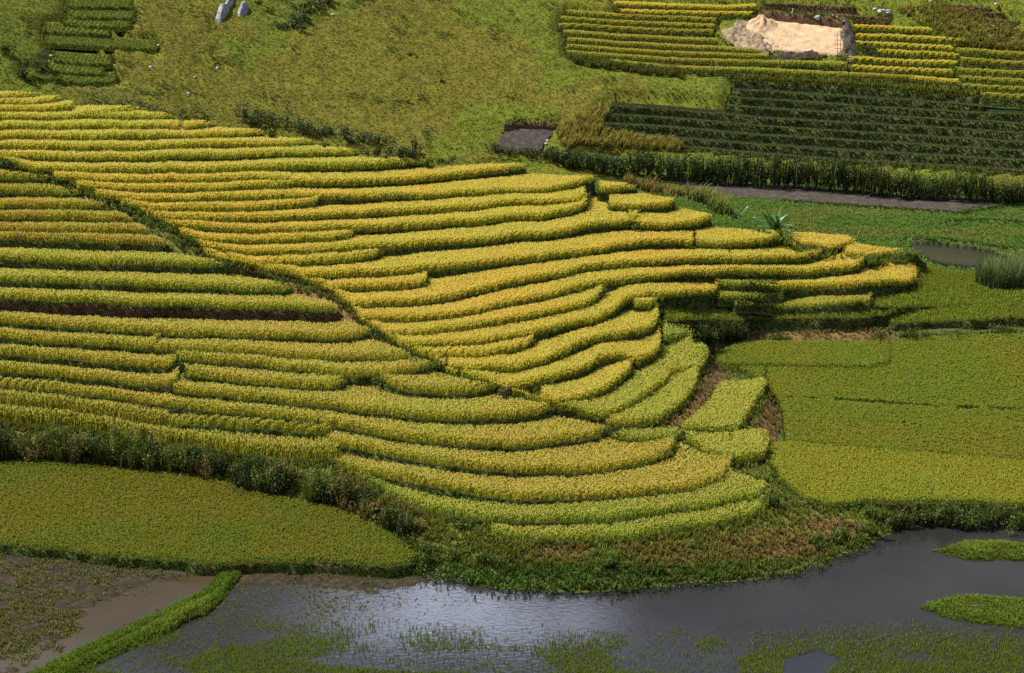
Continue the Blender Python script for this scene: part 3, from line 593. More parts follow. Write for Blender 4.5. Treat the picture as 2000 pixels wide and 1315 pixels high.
# ------------------------------------------------------------------ ground of the spur (real slope; cut down under the terraces)
us = np.arange(-160, 2165, 5.0); vs = np.arange(150, 1215, 4.0)
Ug, Vg = np.meshgrid(us, vs, indexing='ij')
cr = np.interp(us, [p[0] for p in CREST], [p[1] for p in CREST])
Vg = cr[:, None] + (1215 - cr)[:, None] * np.linspace(0, 1, 270)[None]; Ug = np.repeat(us[:, None], 270, 1)
Eg = spur_height(Ug, Vg)
Eg = Eg + .10 * (fbm(Ug * .03, Vg * .06, 3) - .5)
inside = in_terrace('S', Ug, Vg) | in_terrace('S', Ug, Vg - 6) | in_terrace('S', Ug, Vg - 12) | in_ditch(Ug, Vg)
# monotone away from the viewer: never fold
Pg = at_height(Ug, Vg, Eg)
Pg[..., 2] -= inside * .9
def zone(u, v, pts, soft=8):
    """signed inside of a picture-space polygon, for choosing where a real ground colour lies"""
    p = np.array(pts, float); x, y = u, v; c = np.zeros(np.shape(u), bool); j = len(p) - 1
    for i in range(len(p)):
        cond = ((p[i, 1] > y) != (p[j, 1] > y)) & (x < (p[j, 0] - p[i, 0]) * (y - p[i, 1]) / (p[j, 1] - p[i, 1] + 1e-9) + p[i, 0]); c ^= cond; j = i
    return c
BROWN = [[(1290,830),(1330,800),(1365,760),(1390,735),(1420,745),(1400,775),(1365,800),(1345,828),(1300,840)],
         [(1475,830),(1500,775),(1535,790),(1545,830),(1520,875),(1490,885)],
         [(1690,567),(1785,560),(1790,580),(1740,592),(1700,592)], [(1400,655),(1480,655),(1470,680),(1400,690)], [(1470,648),(1760,645),(1770,668),(1480,672)],
         [(1570,1020),(1640,1012),(1690,1025),(1680,1050),(1600,1045)], [(1480,1075),(1560,1055),(1620,1070),(1600,1090),(1500,1095)], [(1370,720),(1410,700),(1420,750),(1380,760)], [(1060,1072),(1160,1066),(1160,1080),(1060,1086)]]
def brown(u, v):
    b = np.zeros(np.shape(u), bool)
    for z in BROWN: b |= zone(u, v, z)
    pu = np.array(PU); pl = np.array(PL); vu = np.interp(u, pu[:, 0], pu[:, 1]); vl = np.interp(u, pl[:, 0], pl[:, 1])
    b |= (v > vu - 1) & (v < vl + 1) & (u > 380) & (u < 1190) & (noise(u * .03, v * .03) > .3)
    return b
br = brown(Ug, Vg)
gc = np.where(br[..., None], np.array([.115, .068, .026]), np.array([.085, .095, .018]))
gc = np.where((Vg > 1060)[..., None] & ~br[..., None], np.array([.055, .07, .014]), gc)
n0, m0 = Ug.shape
# far side of the spur: falls away into the side valley
back = []
for k, (dy, fr) in enumerate([(.15, .08), (.4, .36), (.7, .72), (1.0, 1.0), (1.3, 1.1)]):
    q = Pg[:, 0].copy(); q[:, 1] += dy * np.maximum(q[:, 2] - .6, .5); q[:, 2] = q[:, 2] - (q[:, 2] - .6) * min(fr, 1) - (.4 if fr > 1 else 0); back.append(q)
Pall = np.concatenate([np.stack(back[::-1], 1), Pg], 1); Call = np.concatenate([np.repeat(np.full((n0, 1, 3), (.07, .08, .022)), 5, 1), gc], 1)
setp(quads_mesh('hillside', Pall.reshape(-1, 3), grid_quads(n0, m0 + 5)[:, ::-1], M_GROUND, Call.reshape(-1, 3)), 'earth of the terraced hill spur under the grass and paths', kind='structure')

# ------------------------------------------------------------------ the wide ground sheet: valley floor, far hillside, out to the horizon
xs = np.unique(np.r_[np.linspace(-900, -90, 16), np.arange(-84, 84.1, .7), np.linspace(90, 900, 16)])
ys = np.unique(np.r_[np.linspace(-300, 60, 10), np.arange(66, 150, 2.0), np.arange(150, 262, .6), np.linspace(266, 1500, 26)])
Xg, Yg = np.meshgrid(xs, ys, indexing='ij')
Zg = hill_z(Xg, np.minimum(Yg, 300)) * 1.0
Zg = np.where(Yg > 300, Zg + (Yg - 300) * .12, Zg)
yb = 122 - 9 * sstep(6, 16, Xg)
Zg = np.where(Yg < yb, -.6, Zg - .1 * (Yg < 178))
Zg = np.where(Yg < 40, -.6 + (40 - Yg) * .45, Zg)
uu, vv = project(np.stack([Xg, Yg, Zg], -1))
POOL = [(1775,476),(1800,473),(1850,475),(1930,488),(1975,505),(1985,520),(1940,528),(1880,522),(1830,515),(1795,500)]
PLOT = [(988,256),(1012,251),(1040,252),(1086,254),(1068,272),(1060,284),(1056,299),(1010,296),(966,292),(974,276)]
PIT = [(1478,42),(1500,40),(1560,46),(1644,56),(1648,80),(1646,106),(1600,104),(1540,99),(1508,96),(1492,80)]
STRIP = [(1316,355),(1400,357),(1500,363),(1600,371),(1700,379),(1850,387),(1950,393),(1992,396),(1960,402),(1880,416),(1860,415),(1760,409),(1650,401),(1540,393),(1460,386),(1405,379),(1350,370)]
vis = (Yg > 150) & (Yg < 300)
tm = in_terrace('H', uu, vv); tm = tm | in_terrace('H', uu + 5, vv) | in_terrace('H', uu - 5, vv) | in_terrace('H', uu, vv - 5) | in_terrace('H', uu, vv + 4)
Zg = Zg - 1.0 * (vis & tm & (vv < 360) & (Yg > 172))
Zg = Zg - .35 * (vis & (Yg < 175) & zone(uu, vv, [(a + (a - 1880) * .08, b + (b - 500) * .1) for a, b in POOL]))
for Pz, dz in ((PLOT, .35), (PIT, .3)): Zg = Zg - dz * (vis & zone(uu, vv, Pz))
gcol = np.where((fbm(Xg * .08, Yg * .1) > .5)[..., None], np.array([.10, .095, .010]), np.array([.085, .105, .008]))
gcol = np.where((Zg < 1.3)[..., None], np.array([.045, .065, .014]), gcol)
gcol = np.where((Yg < yb)[..., None], np.array([.05, .04, .025]), gcol)
setp(quads_mesh('ground', np.stack([Xg, Yg, Zg], -1).reshape(-1, 3), grid_quads(len(xs), len(ys))[:, ::-1][:, ::-1], M_GROUND, gcol.reshape(-1, 3)), 'valley floor and far hillside', kind='structure')

def patch(name, poly, proj, off, mat, label, kind='structure', bump=.12, step=2.5, thick=.5, bs=1.2):
    """a real raised sheet filling a traced plot, with rough surface and a skirt"""
    p = np.array(poly, float); u0, u1 = p[:, 0].min(), p[:, 0].max(); cols = np.linspace(u0 + .8, u1 - .8, max(8, int((u1 - u0) / (step * 1.6))))
    tops, bots = [], []
    for c in cols:
        ys_ = []
        for i in range(len(p)):
            a, b = p[i], p[(i + 1) % len(p)]
            if (a[0] - c) * (b[0] - c) <= 0 and a[0] != b[0]: ys_.append(a[1] + (b[1] - a[1]) * (c - a[0]) / (b[0] - a[0]))
        tops.append(min(ys_)); bots.append(max(ys_))
    tops = np.array(tops); bots = np.array(bots); m = max(6, int((bots - tops).max() / step))
    v = tops[:, None] + (bots - tops)[:, None] * np.linspace(0, 1, m)[None]; u = np.repeat(cols[:, None], m, 1)
    P = proj(u, v); P[..., 2] += off + bump * (fbm(P[..., 0] * bs, P[..., 1] * bs, 3) - .5) * 2
    P2 = np.pad(P, ((1, 1), (1, 1), (0, 0)), mode='edge'); rim = np.zeros(P2.shape[:2], bool); rim[0] = rim[-1] = True; rim[:, 0] = rim[:, -1] = True
    P2[rim, 2] -= thick
    return setp(quads_mesh(name, P2.reshape(-1, 3), grid_quads(*P2.shape[:2])[:, ::-1], mat, smooth=bump > 0), label, kind=kind)
patch('ploughed_field', STRIP, lambda u, v: at_height(u, v, 1.0 + 0 * u), .12, M_PLOUGH, 'long bare grey-brown ploughed strip in front of the dark hedge', bump=.10)
patch('bare_plot', PLOT, on_hill, .02, M_PLOUGH, 'small bare brown plot dug into the foot of the pasture', bump=.12)
setp(patch('pond', POOL, lambda u, v: at_height(u, v, 1.0 + 0 * u), -.04, M_WATER, 'dark still pool beside the outermost gold rice lobe', bump=0, step=8, thick=.1), 'dark still pool beside the outermost gold rice lobe', kind='structure')

# ------------------------------------------------------------------ water in front
def sheet(name, x0, x1, y0, y1, z, mat, label):
    V = np.array([(x0, y0, z), (x1, y0, z), (x1, y1, z), (x0, y1, z)], float)
    return setp(quads_mesh(name, V, np.array([[0, 1, 2, 3]]), mat), label, kind='structure')
sheet('river', -140, 140, 44, 121.5, 0.0, M_WATER, 'slate grey river and flooded marsh')
Z0 = lambda h: (lambda u, v: at_height(u, v, h + 0 * np.asarray(u)))
BUND = np.array([(478,1108),(455,1120),(436,1140),(412,1166),(372,1190),(322,1213),(262,1242),(195,1272),(120,1308),(40,1350),(-80,1420)], float)
MUDW = [(-160,1060)] + [(0,1072),(200,1092),(300,1101),(440,1112)] + [tuple(b) for b in BUND[1:]] + [(-160,1450)]
patch('paddy_water', MUDW, Z0(.03), 0, M_PUDDLE, 'muddy brown water of the half flooded paddy', bump=0, step=10, thick=.06)
# clods of the half drained paddy rise out of that water
p = np.meshgrid(np.arange(-36, -10, .11), np.arange(92, 116, .11), indexing='ij'); X, Y = p
u, v = project(np.stack([X, Y, 0 * X], -1))
edge = np.interp(v, [1075, 1100, 1120, 1135, 1150, 1165, 1200, 1240, 1315, 1400], [470, 410, 400, 350, 290, 240, 165, 150, 120, 60])
hgt = sstep(40, -70, u - edge + 90 * (fbm(X * .45, Y * .45, 3) - .5)) * .20 - .09
wet = sstep(1175, 1330, v)
hgt = hgt - wet * .13 + (.13 + .05 * wet) * (fbm(X * 1.6, Y * 1.6, 3) - .5) * 2 * .8
inm = zone(u, v, MUDW)
hgt = np.where(inm & (u < 470), hgt, -.3)
ii = grid_quads(*X.shape)
hz = (hgt + .03).ravel(); q = ii[(hz[ii] > -.2).all(1)]
setp(quads_mesh('mud', np.stack([X, Y, hgt + .03], -1).reshape(-1, 3), q, M_MUD), 'cloddy brown mud of the half drained paddy', kind='structure')
MUDG = (X, Y, hgt, u, v)
# shallow muddy shore on the marsh side of the small dyke
X, Y = np.meshgrid(np.arange(-18, 2, .15), np.arange(98, 112.5, .15), indexing='ij'); u, v = project(np.stack([X, Y, 0 * X], -1))
cen = np.interp(u, [430, 480, 700, 850, 930], [1120, 1112, 1113, 1118, 1140])
hgt = .12 * sstep(75, -8, v - cen) - .055 + .16 * (fbm(X * .9, Y * .9, 3) - .5) * sstep(110, 20, v - cen)
bu = np.interp(v, BUND[:, 1], BUND[:, 0])
hgt = np.where((u > bu) & (u < 935) & (v < cen + 110), hgt - .05 * sstep(700, 900, u), -.4)
ii = grid_quads(*X.shape); hz = hgt.ravel(); q = ii[(hz[ii] > -.3).all(1)]
setp(quads_mesh('mud', np.stack([X, Y, hgt], -1).reshape(-1, 3), q, M_MUD), 'shallow mud shore under the dyke', kind='structure')

# ------------------------------------------------------------------ the small grass-grown dyke and two islands
bp = Z0(.02)(BUND[:, 0], BUND[:, 1]); s = np.r_[0, np.cumsum(np.linalg.norm(np.diff(bp, axis=0), axis=1))]; ss = np.arange(0, s[-1], .25)
cl = np.stack([np.interp(ss, s, bp[:, k]) for k in range(3)], 1)
tg = np.gradient(cl[:, :2], axis=0); tg /= np.linalg.norm(tg, axis=1)[:, None]; nr = np.c_[tg[:, 1], -tg[:, 0]]
wid = np.interp(ss, [0, 3, 6, 9, 13, 20, 40], [.5, .6, 1.1, 1.35, 1.1, 1.1, 1.1]) * (.75 + .5 * noise(ss * .7, ss * 0 + 3))
prof = np.linspace(-1, 1, 11); hz = .34 * (1 - np.abs(prof) ** 2.6) - .1
D = np.repeat(cl[:, None], 11, 1); D[:, :, :2] += nr[:, None] * (prof[None, :, None] * wid[:, None, None]); D[:, :, 2] = hz[None] + .10 * (noise(D[:, :, 0] * 1.5, D[:, :, 1] * 1.5) - .5)
dy = thing('grass_dyke', cl[10], 'narrow bright green grass dyke winding across the wet paddies', 'dyke'); O = np.array(dy.location)
quads_mesh('earth_core', D.reshape(-1, 3), grid_quads(len(cl), 11), M_BANK, None, dy, O)
k = 9500; i = R.randint(0, len(cl), k); a = R.rand(k) * 2 - 1
P = cl[i] + np.c_[tg[i] * (R.rand(k, 1) - .5) * .4, np.zeros(k)] + np.c_[nr[i] * (a * wid[i] * .98)[:, None], .34 * (1 - np.abs(a) ** 2.6) - .12]
trk = np.exp(-((a + .1) / .16) ** 2)
hh = (.13 + .17 * R.rand(k)) * (1 - .5 * trk); pale = (np.interp(ss[i], [4, 6, 8, 10], [0, 1, 1, 0]) * (a < -.1))[:, None]
ct = np.array([.12, .20, .022]) * (1 - pale) + np.array([.22, .27, .05]) * pale; ct = ct * (.7 + .6 * fbm(P[:, 0], P[:, 1], 2)[:, None]) + trk[:, None] * np.array([.07, .03, .01])
G = tufts(P, hh * (1 + pale[:, 0] * .9), 8, .026, .6, np.array([.05, .085, .010]), ct)
make_mesh('grass', G[0], G[1], G[2], M_GRASS, G[3], dy, O)

def island(poly, label):
    c = np.array(poly, float); cu, cv = c.mean(0); n = 26; m = 8
    ang = np.linspace(0, 1, len(c) + 1); cc = np.r_[c, c[:1]]
    ring = np.stack([np.interp(np.linspace(0, 1, n, endpoint=False), ang, cc[:, k]) for k in (0, 1)], 1)
    W = Z0(.0)(ring[:, 0], ring[:, 1]); ctr = W.mean(0); W = ctr + (W - ctr) * (1 + .35 * (noise(np.arange(n) * .9 + cu, np.arange(n) * .37) - .5))[:, None]
    rr = np.linspace(0, 1, m); Pm = ctr + (W[:, None] - ctr) * rr[None, :, None]; Pm[..., 2] = .22 * (1 - rr[None] ** 3) - .08 + .1 * (noise(Pm[..., 0] * 1.4, Pm[..., 1] * 1.4) - .5)
    Pm = np.concatenate([Pm, Pm[:1]], 0)
    r = thing('grass_island', ctr, label, 'grass island', 'low grassy islands in the river'); O = np.array(r.location)
    quads_mesh('earth_core', Pm.reshape(-1, 3), grid_quads(n + 1, m), M_BANK, None, r, O)
    k = 3800; i = R.randint(0, n, k); rr = np.sqrt(R.rand(k)); f = R.rand(k)
    e = W[i] * (1 - f)[:, None] + W[(i + 1) % n] * f[:, None]; P = ctr + (e - ctr) * rr[:, None] * 1.02; P[:, 2] = .2 * (1 - rr ** 3) - .05
    big = fbm(P[:, 0] * .6, P[:, 1] * .6, 3)[:, None]; ct = np.array([.12, .21, .022]) * big * 1.5 + np.array([.15, .12, .025]) * (1 - big) * .7
    G = tufts(P, (.10 + .2 * R.rand(k)) * (.35 + 1.5 * big[:, 0] ** 1.5), 9, .026, .7, np.array([.05, .08, .010]), ct)
    make_mesh('grass', G[0], G[1], G[2], M_GRASS, G[3], r, O)
island([(1832,1072),(1850,1064),(1890,1060),(1960,1062),(2080,1064),(2150,1080),(2080,1096),(1980,1097),(1900,1094),(1845,1084)], 'low green grass island nearer the bushy bank')
island([(1815,1185),(1850,1170),(1900,1166),(2000,1170),(2100,1176),(2140,1200),(2080,1222),(1980,1224),(1900,1216),(1830,1200)], 'low green grass island with brown patches beside the marsh weeds')

# ------------------------------------------------------------------ loose grass
def stuff(name, G, mat, label):
    return setp(make_mesh(name, G[0], G[1], G[2], mat, G[3]), label, kind='stuff')
# the pasture and every uncut place of the far hill
N = 330000; x = (R.rand(N) * 2 - 1) * 72; y = 157 + 74 * R.rand(N)
P = np.c_[x, y, hill_z(x, y)]; u, v = project(P)
ok = (u > -150) & (u < 2150) & (v > -90) & (v < 560)
ok &= ~in_terrace('H', u, v) & ~zone(u, v, PLOT) & ~zone(u, v, [(a, b + (3 if b > 70 else -2)) for a, b in PIT]) & ~zone(u, v, STRIP) & ~zone(u, v, POOL) & ~zone(u, v, [(1405,52),(1480,36),(1500,98),(1460,96),(1412,74)]) & ~zone(u, v, [(1645,46),(1668,60),(1668,106),(1648,106)])
fp = np.array([(488,0),(425,55),(395,85),(365,115),(332,152)], float); fu = np.interp(v, fp[:, 1], fp[:, 0]); ok &= ~((np.abs(u - fu) < 2.0) & (v > 30) & (v < 152))
P, u, v = P[ok], u[ok], v[ok]; floor = P[:, 2] < 1.25
a = fbm(P[:, 0] * .10, P[:, 1] * .14, 3); b = fbm(P[:, 0] * .5 + 50, P[:, 1] * .5, 3)
br = .18 + sstep(.38, .68, a) * .3 + .2 * (b - .5)
near_foot = sstep(190, 265, v) * (u < 1160) * (u > 620) * .5
br = np.clip(br + near_foot, 0, 1)[:, None]
ct = np.array([.088, .108, .008]) * (1 - br) + np.array([.13, .11, .012]) * br
dk = sstep(.64, .74, b)[:, None]; ct = ct * (1 - dk) + np.array([.075, .10, .018]) * dk
lft = sstep(330, 180, u)[:, None]; ct = ct * (1 - lft * .5) + np.array([.075, .10, .016]) * lft * .5
rich = np.array([.06, .125, .015]); fl = floor[:, None] * 1.0
patchy = fbm(P[:, 0] * .15, P[:, 1] * .3 + 3, 3)[:, None]
ct = ct * (1 - fl) + fl * (rich * (.5 + patchy) + np.array([.06, .035, .01]) * (patchy < .45))
hgt = np.where(floor, .14 + .1 * R.rand(len(P)), .07 + .08 * R.rand(len(P)) + .2 * dk[:, 0] * R.rand(len(P)))
G = tufts(P, hgt, 4, .05, 1.5, ct * .9, ct, .3, lean=(.2, 0))
stuff('grass', G, M_GRASS, 'olive green pasture grass on the far hillside and valley floor')
# tall dry grass: pasture corner, dry bank beside the vegetable rows
def tall(zn, proj, dens_px, h, ca, cb, label, nb=8, w=.05, lean=(.25, 0), spread=.45):
    p = np.array(zn, float); k = int(dens_px); u = p[:, 0].min() + np.ptp(p[:, 0]) * R.rand(k); v = p[:, 1].min() + np.ptp(p[:, 1]) * R.rand(k); ok = zone(u, v, zn); P = proj(u[ok], v[ok])
    mix = fbm(P[:, 0] * .7, P[:, 1] * .7, 2)[:, None]; ct = np.array(ca) * mix * 1.3 + np.array(cb) * (1 - mix)
    G = tufts(P, h * (.6 + .7 * R.rand(len(P))), nb, w, spread, ct * .5, ct, .25, lean=lean)
    return stuff('tall_grass', G, M_GRASS, label)
tall([(1085,255),(1160,215),(1190,210),(1170,258),(1330,285),(1330,300),(1130,285),(1100,300)], on_hill, 1500, .9, (.19,.18,.035), (.25,.19,.055), 'dry tall grass beside the brown plot and vegetable rows')
tall([(1115,112),(1190,124),(1330,140),(1330,156),(1200,140),(1120,128)], on_hill, 700, .8, (.07,.085,.016), (.11,.11,.022), 'rank dark grass under the yellow strips')
tall([(1740,20),(1830,10),(1990,60),(2060,75),(2060,105),(1900,95),(1830,62)], on_hill, 1500, .7, (.12,.125,.022), (.20,.14,.04), 'tall reddish grass above the far yellow strips')
tall([(1720,60),(1890,70),(2060,95),(2060,110),(1895,92),(1825,70)], on_hill, 500, .7, (.09,.105,.018), (.12,.11,.02), 'tall green grass behind the yellow strips')
# grass on every uncut place of the hill spur, river bank included
N = 150000; u = -150 + 2300 * R.rand(N); v = 170 + 990 * R.rand(N)
cr_ = np.interp(u, [p[0] for p in CREST], [p[1] for p in CREST])
ok = (v > cr_ - 1) & ~in_terrace('S', u, v) & ~in_ditch(u, v) & ~(in_terrace('S', u, v - 7) & (R.rand(N) < .8)); b = brown(u, v); vu_ = np.interp(u, [q[0] for q in PU], [q[1] for q in PU]); vl_ = np.interp(u, [q[0] for q in PL], [q[1] for q in PL]); pth = (v > vu_ - 3) & (v < vl_ + 3) & (u < 1190)
ok &= ~(b & (R.rand(N) < np.where(pth, .3, .35)))
E = spur_height(u, v); ok &= E > .03
fl_ = np.array(FOOT_LEFT); ok &= ~((u < 805) & (v > np.interp(u, fl_[:, 0], fl_[:, 1])) & (u < 790))
u, v, E, b, pth = u[ok], v[ok], E[ok], b[ok], pth[ok]; P = at_height(u, v, E)
a = fbm(P[:, 0] * .35, P[:, 1] * .35, 3)[:, None]; c = fbm(P[:, 0] * .9 + 9, P[:, 1] * .9, 2)[:, None]
ct = np.array([.095, .145, .018]) * (1 - a) * 1.3 + np.array([.165, .14, .032]) * a
wet = sstep(1085, 1120, v)[:, None] * sstep(1650, 1300, u)[:, None]; ct = ct * (1 - wet) + np.array([.06, .115, .016]) * wet * (.6 + .8 * c)
pd = (pth & (u > 380))[:, None] * sstep(.3, .5, a) * .8; ct = ct * (1 - pd) + np.array([.19, .125, .05]) * pd
bz = (b & ~pth)[:, None] * .8; ct = ct * (1 - bz) + np.array([.17, .12, .045]) * bz
dryz = (zone(u, v, [(1000,1070),(1250,1068),(1500,1035),(1700,1010),(1710,1040),(1600,1080),(1300,1110),(1050,1105)]) * 1.0)[:, None] * sstep(.35, .6, a)
ct = ct * (1 - dryz * .8) + np.array([.21, .15, .045]) * dryz * .8
hg = (.16 + .2 * R.rand(len(u))) * (.7 + .9 * c[:, 0]) * np.where(v > 1000, 1.15, 1)
G = tufts(P, hg, 6, .045, .6, ct * .55, ct, .3)
stuff('grass', G, M_GRASS, 'wild grass on the paths, gullies and river bank of the hill')
# marsh weeds standing in the water
def marsh(n, cond, h, nb, w, spread, ca, cb, label, zoff=-.04):
    n = int(n * 1.75); u = -250 + 2500 * R.rand(n); v = 1085 + 445 * R.rand(n); P = Z0(0.)(u, v); ok = cond(u, v, P); P = P[ok]; P[:, 2] += zoff + .14 * sstep(1145, 1112, v[ok]) * (u[ok] < 900)
    mix = fbm(P[:, 0] * .6, P[:, 1] * .6 + 11, 2)[:, None]; ct = np.array(ca) * mix * 1.2 + np.array(cb) * (1 - mix)
    G = tufts(P, h * (.5 + .8 * R.rand(len(P))), nb, w, spread, ct * .6, ct, .15)
    return stuff('marsh_weeds', G, M_GRASS, label)
def right_of_dyke(u, v): return u > np.interp(v, BUND[:, 1], BUND[:, 0]) + 25
def c1(u, v, P):
    f = fbm(P[:, 0] * .28, P[:, 1] * .45, 3); up = np.interp(u, [250, 600, 1000, 1300, 1500, 1750, 2000], [1190, 1205, 1235, 1225, 1235, 1215, 1225])
    d = sstep(-15, 75, v - up) * (.14 + .86 * sstep(.42, .58, f + np.interp(u, [300, 1400, 1700, 2100], [-.02, -.02, .15, .2])))
    hole = zone(u, v, [(1530,1290),(1600,1270),(1640,1290),(1600,1330),(1530,1330)])
    return (R.rand(len(u)) < d) & right_of_dyke(u, v) & ~hole
marsh(200000, c1, .25, 3, .024, .25, (.12,.18,.022), (.16,.17,.03), 'thin green marsh weeds growing out of the flooded ground')
def c2(u, v, P):
    f = fbm(P[:, 0] * .3 + 4, P[:, 1] * .5, 3); return right_of_dyke(u, v) & (u < 1000) & (R.rand(len(u)) < (.35 + .65 * sstep(.42, .62, f)) * sstep(950, 600, u) * sstep(1240, 1160, v) * .9)
marsh(80000, c2, .14, 5, .04, .8, (.10,.11,.02), (.16,.13,.035), 'sparse weeds on the muddy shore below the dyke')
X, Y, hgt, um, vm = MUDG
sel = np.where((hgt > -.06).ravel() & (R.rand(hgt.size) < (.16 + .12 * (vm.ravel() > 1190)) * (.3 + 1.4 * sstep(.4, .6, fbm(X * .7, Y * .7, 2)).ravel())))[0]; P = np.stack([X, Y, hgt + .02], -1).reshape(-1, 3)[sel]
G = tufts(P, .10 + .16 * R.rand(len(P)), 5, .05, .8, np.array([.07, .085, .018]), np.array([.13, .135, .03]))
stuff('weeds', G, M_GRASS, 'sprouting weeds and stubble in the cloddy mud')

# ------------------------------------------------------------------ shrubs, hedges, reeds
def leaf_cloud(c, rx, ry, rz, n, size, ca, cb, seed=0, lumps=7):
    """leaf-sized quads in lumps through an uneven crown"""
    rs = np.random.RandomState(seed); L = rs.randn(lumps, 3) * np.array([.42, .42, .30]); L[:, 2] = np.abs(L[:, 2]) + .25
    k = rs.randint(0, lumps, n); d = rs.randn(n, 3); d /= np.linalg.norm(d, axis=1)[:, None]; r = rs.rand(n) ** .45
    q = L[k] + d * (r * (.28 + .25 * rs.rand(lumps)[k]))[:, None]; q[:, 2] = np.abs(q[:, 2])
    P = np.asarray(c) + q * np.array([rx, ry, rz]); n1 = d + .7 * rs.randn(n, 3) + np.array([0, 0, .4]); n1 /= np.linalg.norm(n1, axis=1)[:, None]
    t1 = np.cross(n1, rs.randn(n, 3)); t1 /= np.linalg.norm(t1, axis=1)[:, None]; t2 = np.cross(n1, t1)
    s = size * (.6 + .8 * rs.rand(n))[:, None]
    V = np.stack([P - t1 * s * .5, P + t2 * s * .28, P + t1 * s * .5, P - t2 * s * .28], 1)
    lum = rs.rand(lumps)[k][:, None]; cc = np.array(ca) * (1 - lum) + np.array(cb) * lum; cc = vary(cc, n, .3, .15)
    return V.reshape(-1, 3), np.arange(n * 4), np.arange(n) * 4, np.repeat(cc, 4, 0)
def stems(c, rx, rz, k, seed):
    rs = np.random.RandomState(seed); A = np.asarray(c) + np.c_[(rs.rand(k, 2) - .5) * rx * .5, -.2 * np.ones(k)]; C = A + np.c_[(rs.rand(k, 2) - .5) * rx * 1.1, rz * (.5 + .5 * rs.rand(k))]
    return blades(A, (A + C) / 2, C, .06 * np.ones(k), np.array([.09, .065, .04]), np.array([.09, .065, .04]), np.array([.07, .06, .03]), .8)
_sd = [100]
def shrub(P, rx, rz, label, group=None, ca=(.018,.032,.010), cb=(.06,.085,.02), n=None, size=.16, name='shrub', ry=None, lumps=7, grassy=0):
    _sd[0] += 1; P = np.asarray(P, float); r = thing(name, P, label, 'shrub' if name == 'shrub' else name.replace('_', ' '), group)
    n = n or int(260 * rx * max(rz, .6)) + 160
    parts = [leaf_cloud((0, 0, 0), rx, ry or rx * .8, rz, n, size, ca, cb, _sd[0], lumps)]
    if grassy:
        a = R.rand(grassy) * 6.28; q = np.c_[np.cos(a) * rx * .8 * R.rand(grassy), np.sin(a) * (ry or rx) * .7 * R.rand(grassy), 0 * a]
        parts.append(tufts(q, rz * (.7 + .5 * R.rand(grassy)), 7, .05, .5, np.array(ca), np.array(cb), .35))
    g = merge(parts); make_mesh('foliage', g[0], g[1], g[2], M_LEAF, g[3], r)
    g = stems((0, 0, 0), rx, rz, 7, _sd[0]); make_mesh('stems', g[0], g[1], g[2], M_LEAF, g[3], r)
    return r
def hedge(pts, proj, rz, label, ca, cb, name='hedge', per=1.1, size=.17, ry=.9, n=330, grass=0, rx=1.0, offs=0):
    """one continuous thicket along a traced foot line"""
    p = np.array(pts, float); W = proj(p[:, 0], p[:, 1]); s = np.r_[0, np.cumsum(np.linalg.norm(np.diff(W, axis=0), axis=1))]
    ss = np.arange(0, s[-1], per); c = np.stack([np.interp(ss, s, W[:, k]) for k in range(3)], 1)
    r = thing(name, c[len(c) // 2], label, name.replace('_', ' ')); O = np.array(r.location); parts = []; st = []
    for i, q in enumerate(c):
        _sd[0] += 1; hz = rz * (.65 + .7 * noise(q[0] * .45, q[1] * .3 + 5)) if np.isscalar(rz) else np.interp(p[0, 0] + (p[-1, 0] - p[0, 0]) * ss[i] / s[-1], p[:, 0], rz) * (.75 + .5 * noise(q[0] * .45, 5))
        parts.append(leaf_cloud(q + np.array([R.randn() * .2, R.randn() * .3 + offs, 0]), rx, ry, hz, n, size, ca, cb, _sd[0], 6))
        if grass: 
            k = grass; g0 = q + np.c_[(R.rand(k, 2) - .5) * np.array([2 * rx, 2 * ry]), R.rand(k) * hz * .4]
            parts.append(tufts(g0, hz * (.5 + .5 * R.rand(k)), 7, .05, .5, np.array(ca), np.array(cb) * 1.15, .35))
        st.append(stems(q, rx, hz, 4, _sd[0]))
    g = merge(parts); make_mesh('foliage', g[0], g[1], g[2], M_LEAF, g[3], r, O)
    g = merge(st); make_mesh('stems', g[0], g[1], g[2], M_LEAF, g[3], r, O)
    return r
DK = ((.012,.022,.008), (.042,.062,.016)); MD = ((.025,.042,.012), (.085,.115,.022)); GY_ = ((.03,.045,.022), (.085,.105,.05))
# thicket along the far side of the crest
hedge([(470,246),(500,250),(540,254),(575,262)], lambda u, v: on_hill(u, v - 8), 1.7, 'bushy grey-green thicket behind the gold crest', *GY_, name='thicket', size=.2, n=260)
hedge([(580,262),(620,268),(660,276),(700,284),(735,290)], lambda u, v: on_hill(u, v - 8), 1.3, 'low dark thicket trailing down behind the crest', *GY_, name='thicket', size=.2, n=240)
hedge([(180,205),(260,222),(340,236),(430,250)], lambda u, v: on_hill(u, v - 12), .8, 'thin line of bushes behind the pale gold crest', *GY_, name='thicket', size=.17, n=110, per=1.4)
q = on_spur(np.array([735, 765, 792, 815.]), np.array([309, 310, 311, 311.]))
b = hedge([(722,308),(760,311),(800,311),(826,310)], on_spur, 1.1, 'low black-green bush sprawling on the crest', (.012,.018,.007), (.038,.05,.012), name='bush', per=.7, size=.15, rx=.75, n=260)
shrub(on_spur(808., 310.), .45, 2.2, 'narrow pointed green sapling standing in the low black bush', None, (.03,.05,.012), (.09,.13,.03), 260, .16, 'sapling', lumps=9)
hedge([(845,322),(870,320),(892,315)], on_spur, .55, 'small trimmed-looking green hedge at the end of a gold strip', (.03,.05,.010), (.075,.12,.016), per=.4, rx=.5, ry=.4, n=160, size=.11)
shrub(on_spur(529., 268.), .5, .8, 'small round green bush at the end of a gold strip', None, *MD)
shrub(on_spur(634., 289.), .4, .5, 'small dark tuft at the rounded end of a gold strip', None, *MD)
